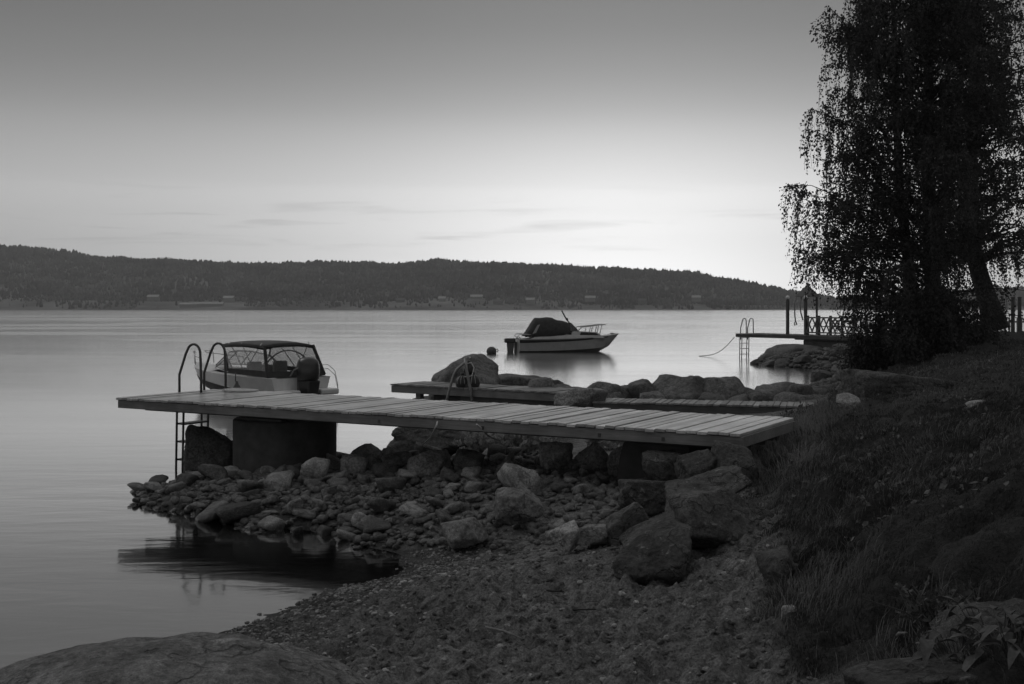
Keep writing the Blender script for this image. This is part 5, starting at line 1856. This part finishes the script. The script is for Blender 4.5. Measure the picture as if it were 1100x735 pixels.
def weed(name, label, loc, n, hgt, spread, seed, leaf=0.07, mat='weed', nl=14, grp=None):
    e = empty(name, loc)
    tag(e, label, 'plant', grp)
    r = np.random.default_rng(seed)
    st = MB()
    P, D = [], []
    for i in range(n):
        a = r.uniform(0, 2 * PI)
        d = spread * math.sqrt(r.random())
        b0 = np.array([d * math.cos(a), d * math.sin(a) * 0.6, -0.03])
        tp_ = b0 + np.array([r.normal(0, .1), r.normal(0, .1), hgt * r.uniform(0.6, 1.1)])
        st.tube([tuple(b0), tuple((b0 + tp_) / 2 + r.normal(0, .02, 3)), tuple(tp_)], [0.006, 0.005, 0.003], 4, caps=False)
        t = r.random((nl, 1)) * 0.9 + 0.1
        P.append(b0 + (tp_ - b0) * t)
        q = r.normal(0, 1, (nl, 3))
        q[:, 2] = np.abs(q[:, 2]) * 0.6
        D.append(q)
    st.build('stem', M[mat], e)
    leaves_mesh('foliage', np.vstack(P), np.vstack(D), leaf, M[mat], e, seed)
for i, (px, py, w, lab) in enumerate(((540, 490, 0.42, 'leftmost pale leafy weed clump under the jetty'), (572, 488, 0.42, 'middle pale leafy weed clump under the jetty between dark boulders'), (660, 484, 0.4, 'right pale leafy weed clump under the jetty'))):
    q = at(px, py + 6, 0.45)
    q = atY(px, py, 17.4)
    weed('weed_clump', lab, (q.x, q.y, gz(q.x, q.y)), 60, 0.5, w * 1.3, 60 + i, 0.09, nl=16, grp='weeds under the jetty')
def broadleaf_plant(name, label, loc, n, size, spread, seed, grp):
    e = empty(name, loc)
    tag(e, label, 'plant', grp)
    r = np.random.default_rng(seed)
    st, lf = MB(), MB()
    for i in range(n):
        a = r.uniform(0, 2 * PI)
        d = spread * math.sqrt(r.random())
        hub = Vector((d * math.cos(a), d * math.sin(a), r.uniform(0.02, 0.15)))
        st.tube([(hub.x * 0.4, hub.y * 0.4, -0.03), tuple(hub)], [0.003, 0.002], 4, caps=False)
        az_ = a + r.normal(0, 0.8)
        dr = Vector((math.cos(az_), math.sin(az_), 0))
        sd = Vector((-dr.y, dr.x, r.normal(0, 0.35))).normalized()
        Ls = size * r.uniform(0.6, 1.25)
        lift, droop, fold = r.uniform(0.1, 0.6), r.uniform(0.4, 1.1), r.uniform(0.15, 0.5)
        rows_ = []
        for k in range(8):
            t = k / 7
            w = Ls * 0.24 * math.sin(PI * min(t ** 0.8, 1)) ** 0.85 + 0.0008
            c_ = hub + dr * Ls * t + Vector((0, 0, Ls * (lift * t - droop * t * t)))
            wav = 0.10 * Ls * math.sin(t * 9 + i)
            rows_.append([tuple(c_ - sd * w + Vector((0, 0, fold * w + wav * 0.2))), tuple(c_), tuple(c_ + sd * w + Vector((0, 0, fold * w - wav * 0.2)))])
        lf.loft(rows_)
    st.build('stem', M['broadleaf'], e)
    lf.build('foliage', M['broadleaf'], e, smooth=True)
for i, (px, py, lab) in enumerate(((1035, 722, 'broad leaved plant in the lower right corner, in front of the ledge'), (1075, 700, 'broad leaved plant at the right frame edge, beside the buried boulder'), (1092, 735, 'nearest broad leaved plant at the bottom right edge'))):
    q = at(px, py, 1.0)
    z0 = gz(q.x, q.y)
    q = at(px, py, z0)
    broadleaf_plant('leafy_plant', lab, (q.x, q.y, gz(q.x, q.y) + 0.03), 34, 0.10, 0.20, 80 + i, 'broad leaved plants')
q = at(430 * 0 + 1010, 668, 1.1)
weed('low_weed', 'small leafed weed growing beside the buried boulder at the lower right', (q.x, q.y, gz(q.x, q.y)), 30, 0.16, 0.14, 91, 0.03, 'broadleaf', 12)

# sticks on the sand
for i, (x0, y0, x1, y1, lab) in enumerate(((565, 639, 606, 637.5, 'dark thin stick lying across the middle of the sand'), (585, 661, 640, 657, 'longest dark stick on the sand below the tilted boulder'), (522, 676, 562, 689, 'pale thin twig slanting on the sand'), (398, 697, 408, 706, 'short pale twig near the granite dome'), (960, 690, 974, 683, 'pale broken stick in the grass at the lower right'))):
    def onground(px, py):
        z0 = 0.4
        for _ in range(4):
            q = at(px, py, z0)
            z0 = gz(q.x, q.y)
        return q
    a_, b_ = onground(x0, y0), onground(x1, y1)
    a_.z += 0.015
    b_.z += 0.015
    mid = (a_ + b_) / 2 + Vector((0, 0.012, 0.01))
    o = MB().tube([a_, mid, b_], [0.009, 0.010, 0.005], 6).build('stick', M['stick'] if 'pale' in lab else M['bark'], None, smooth=True)
    tag(o, lab, 'stick')
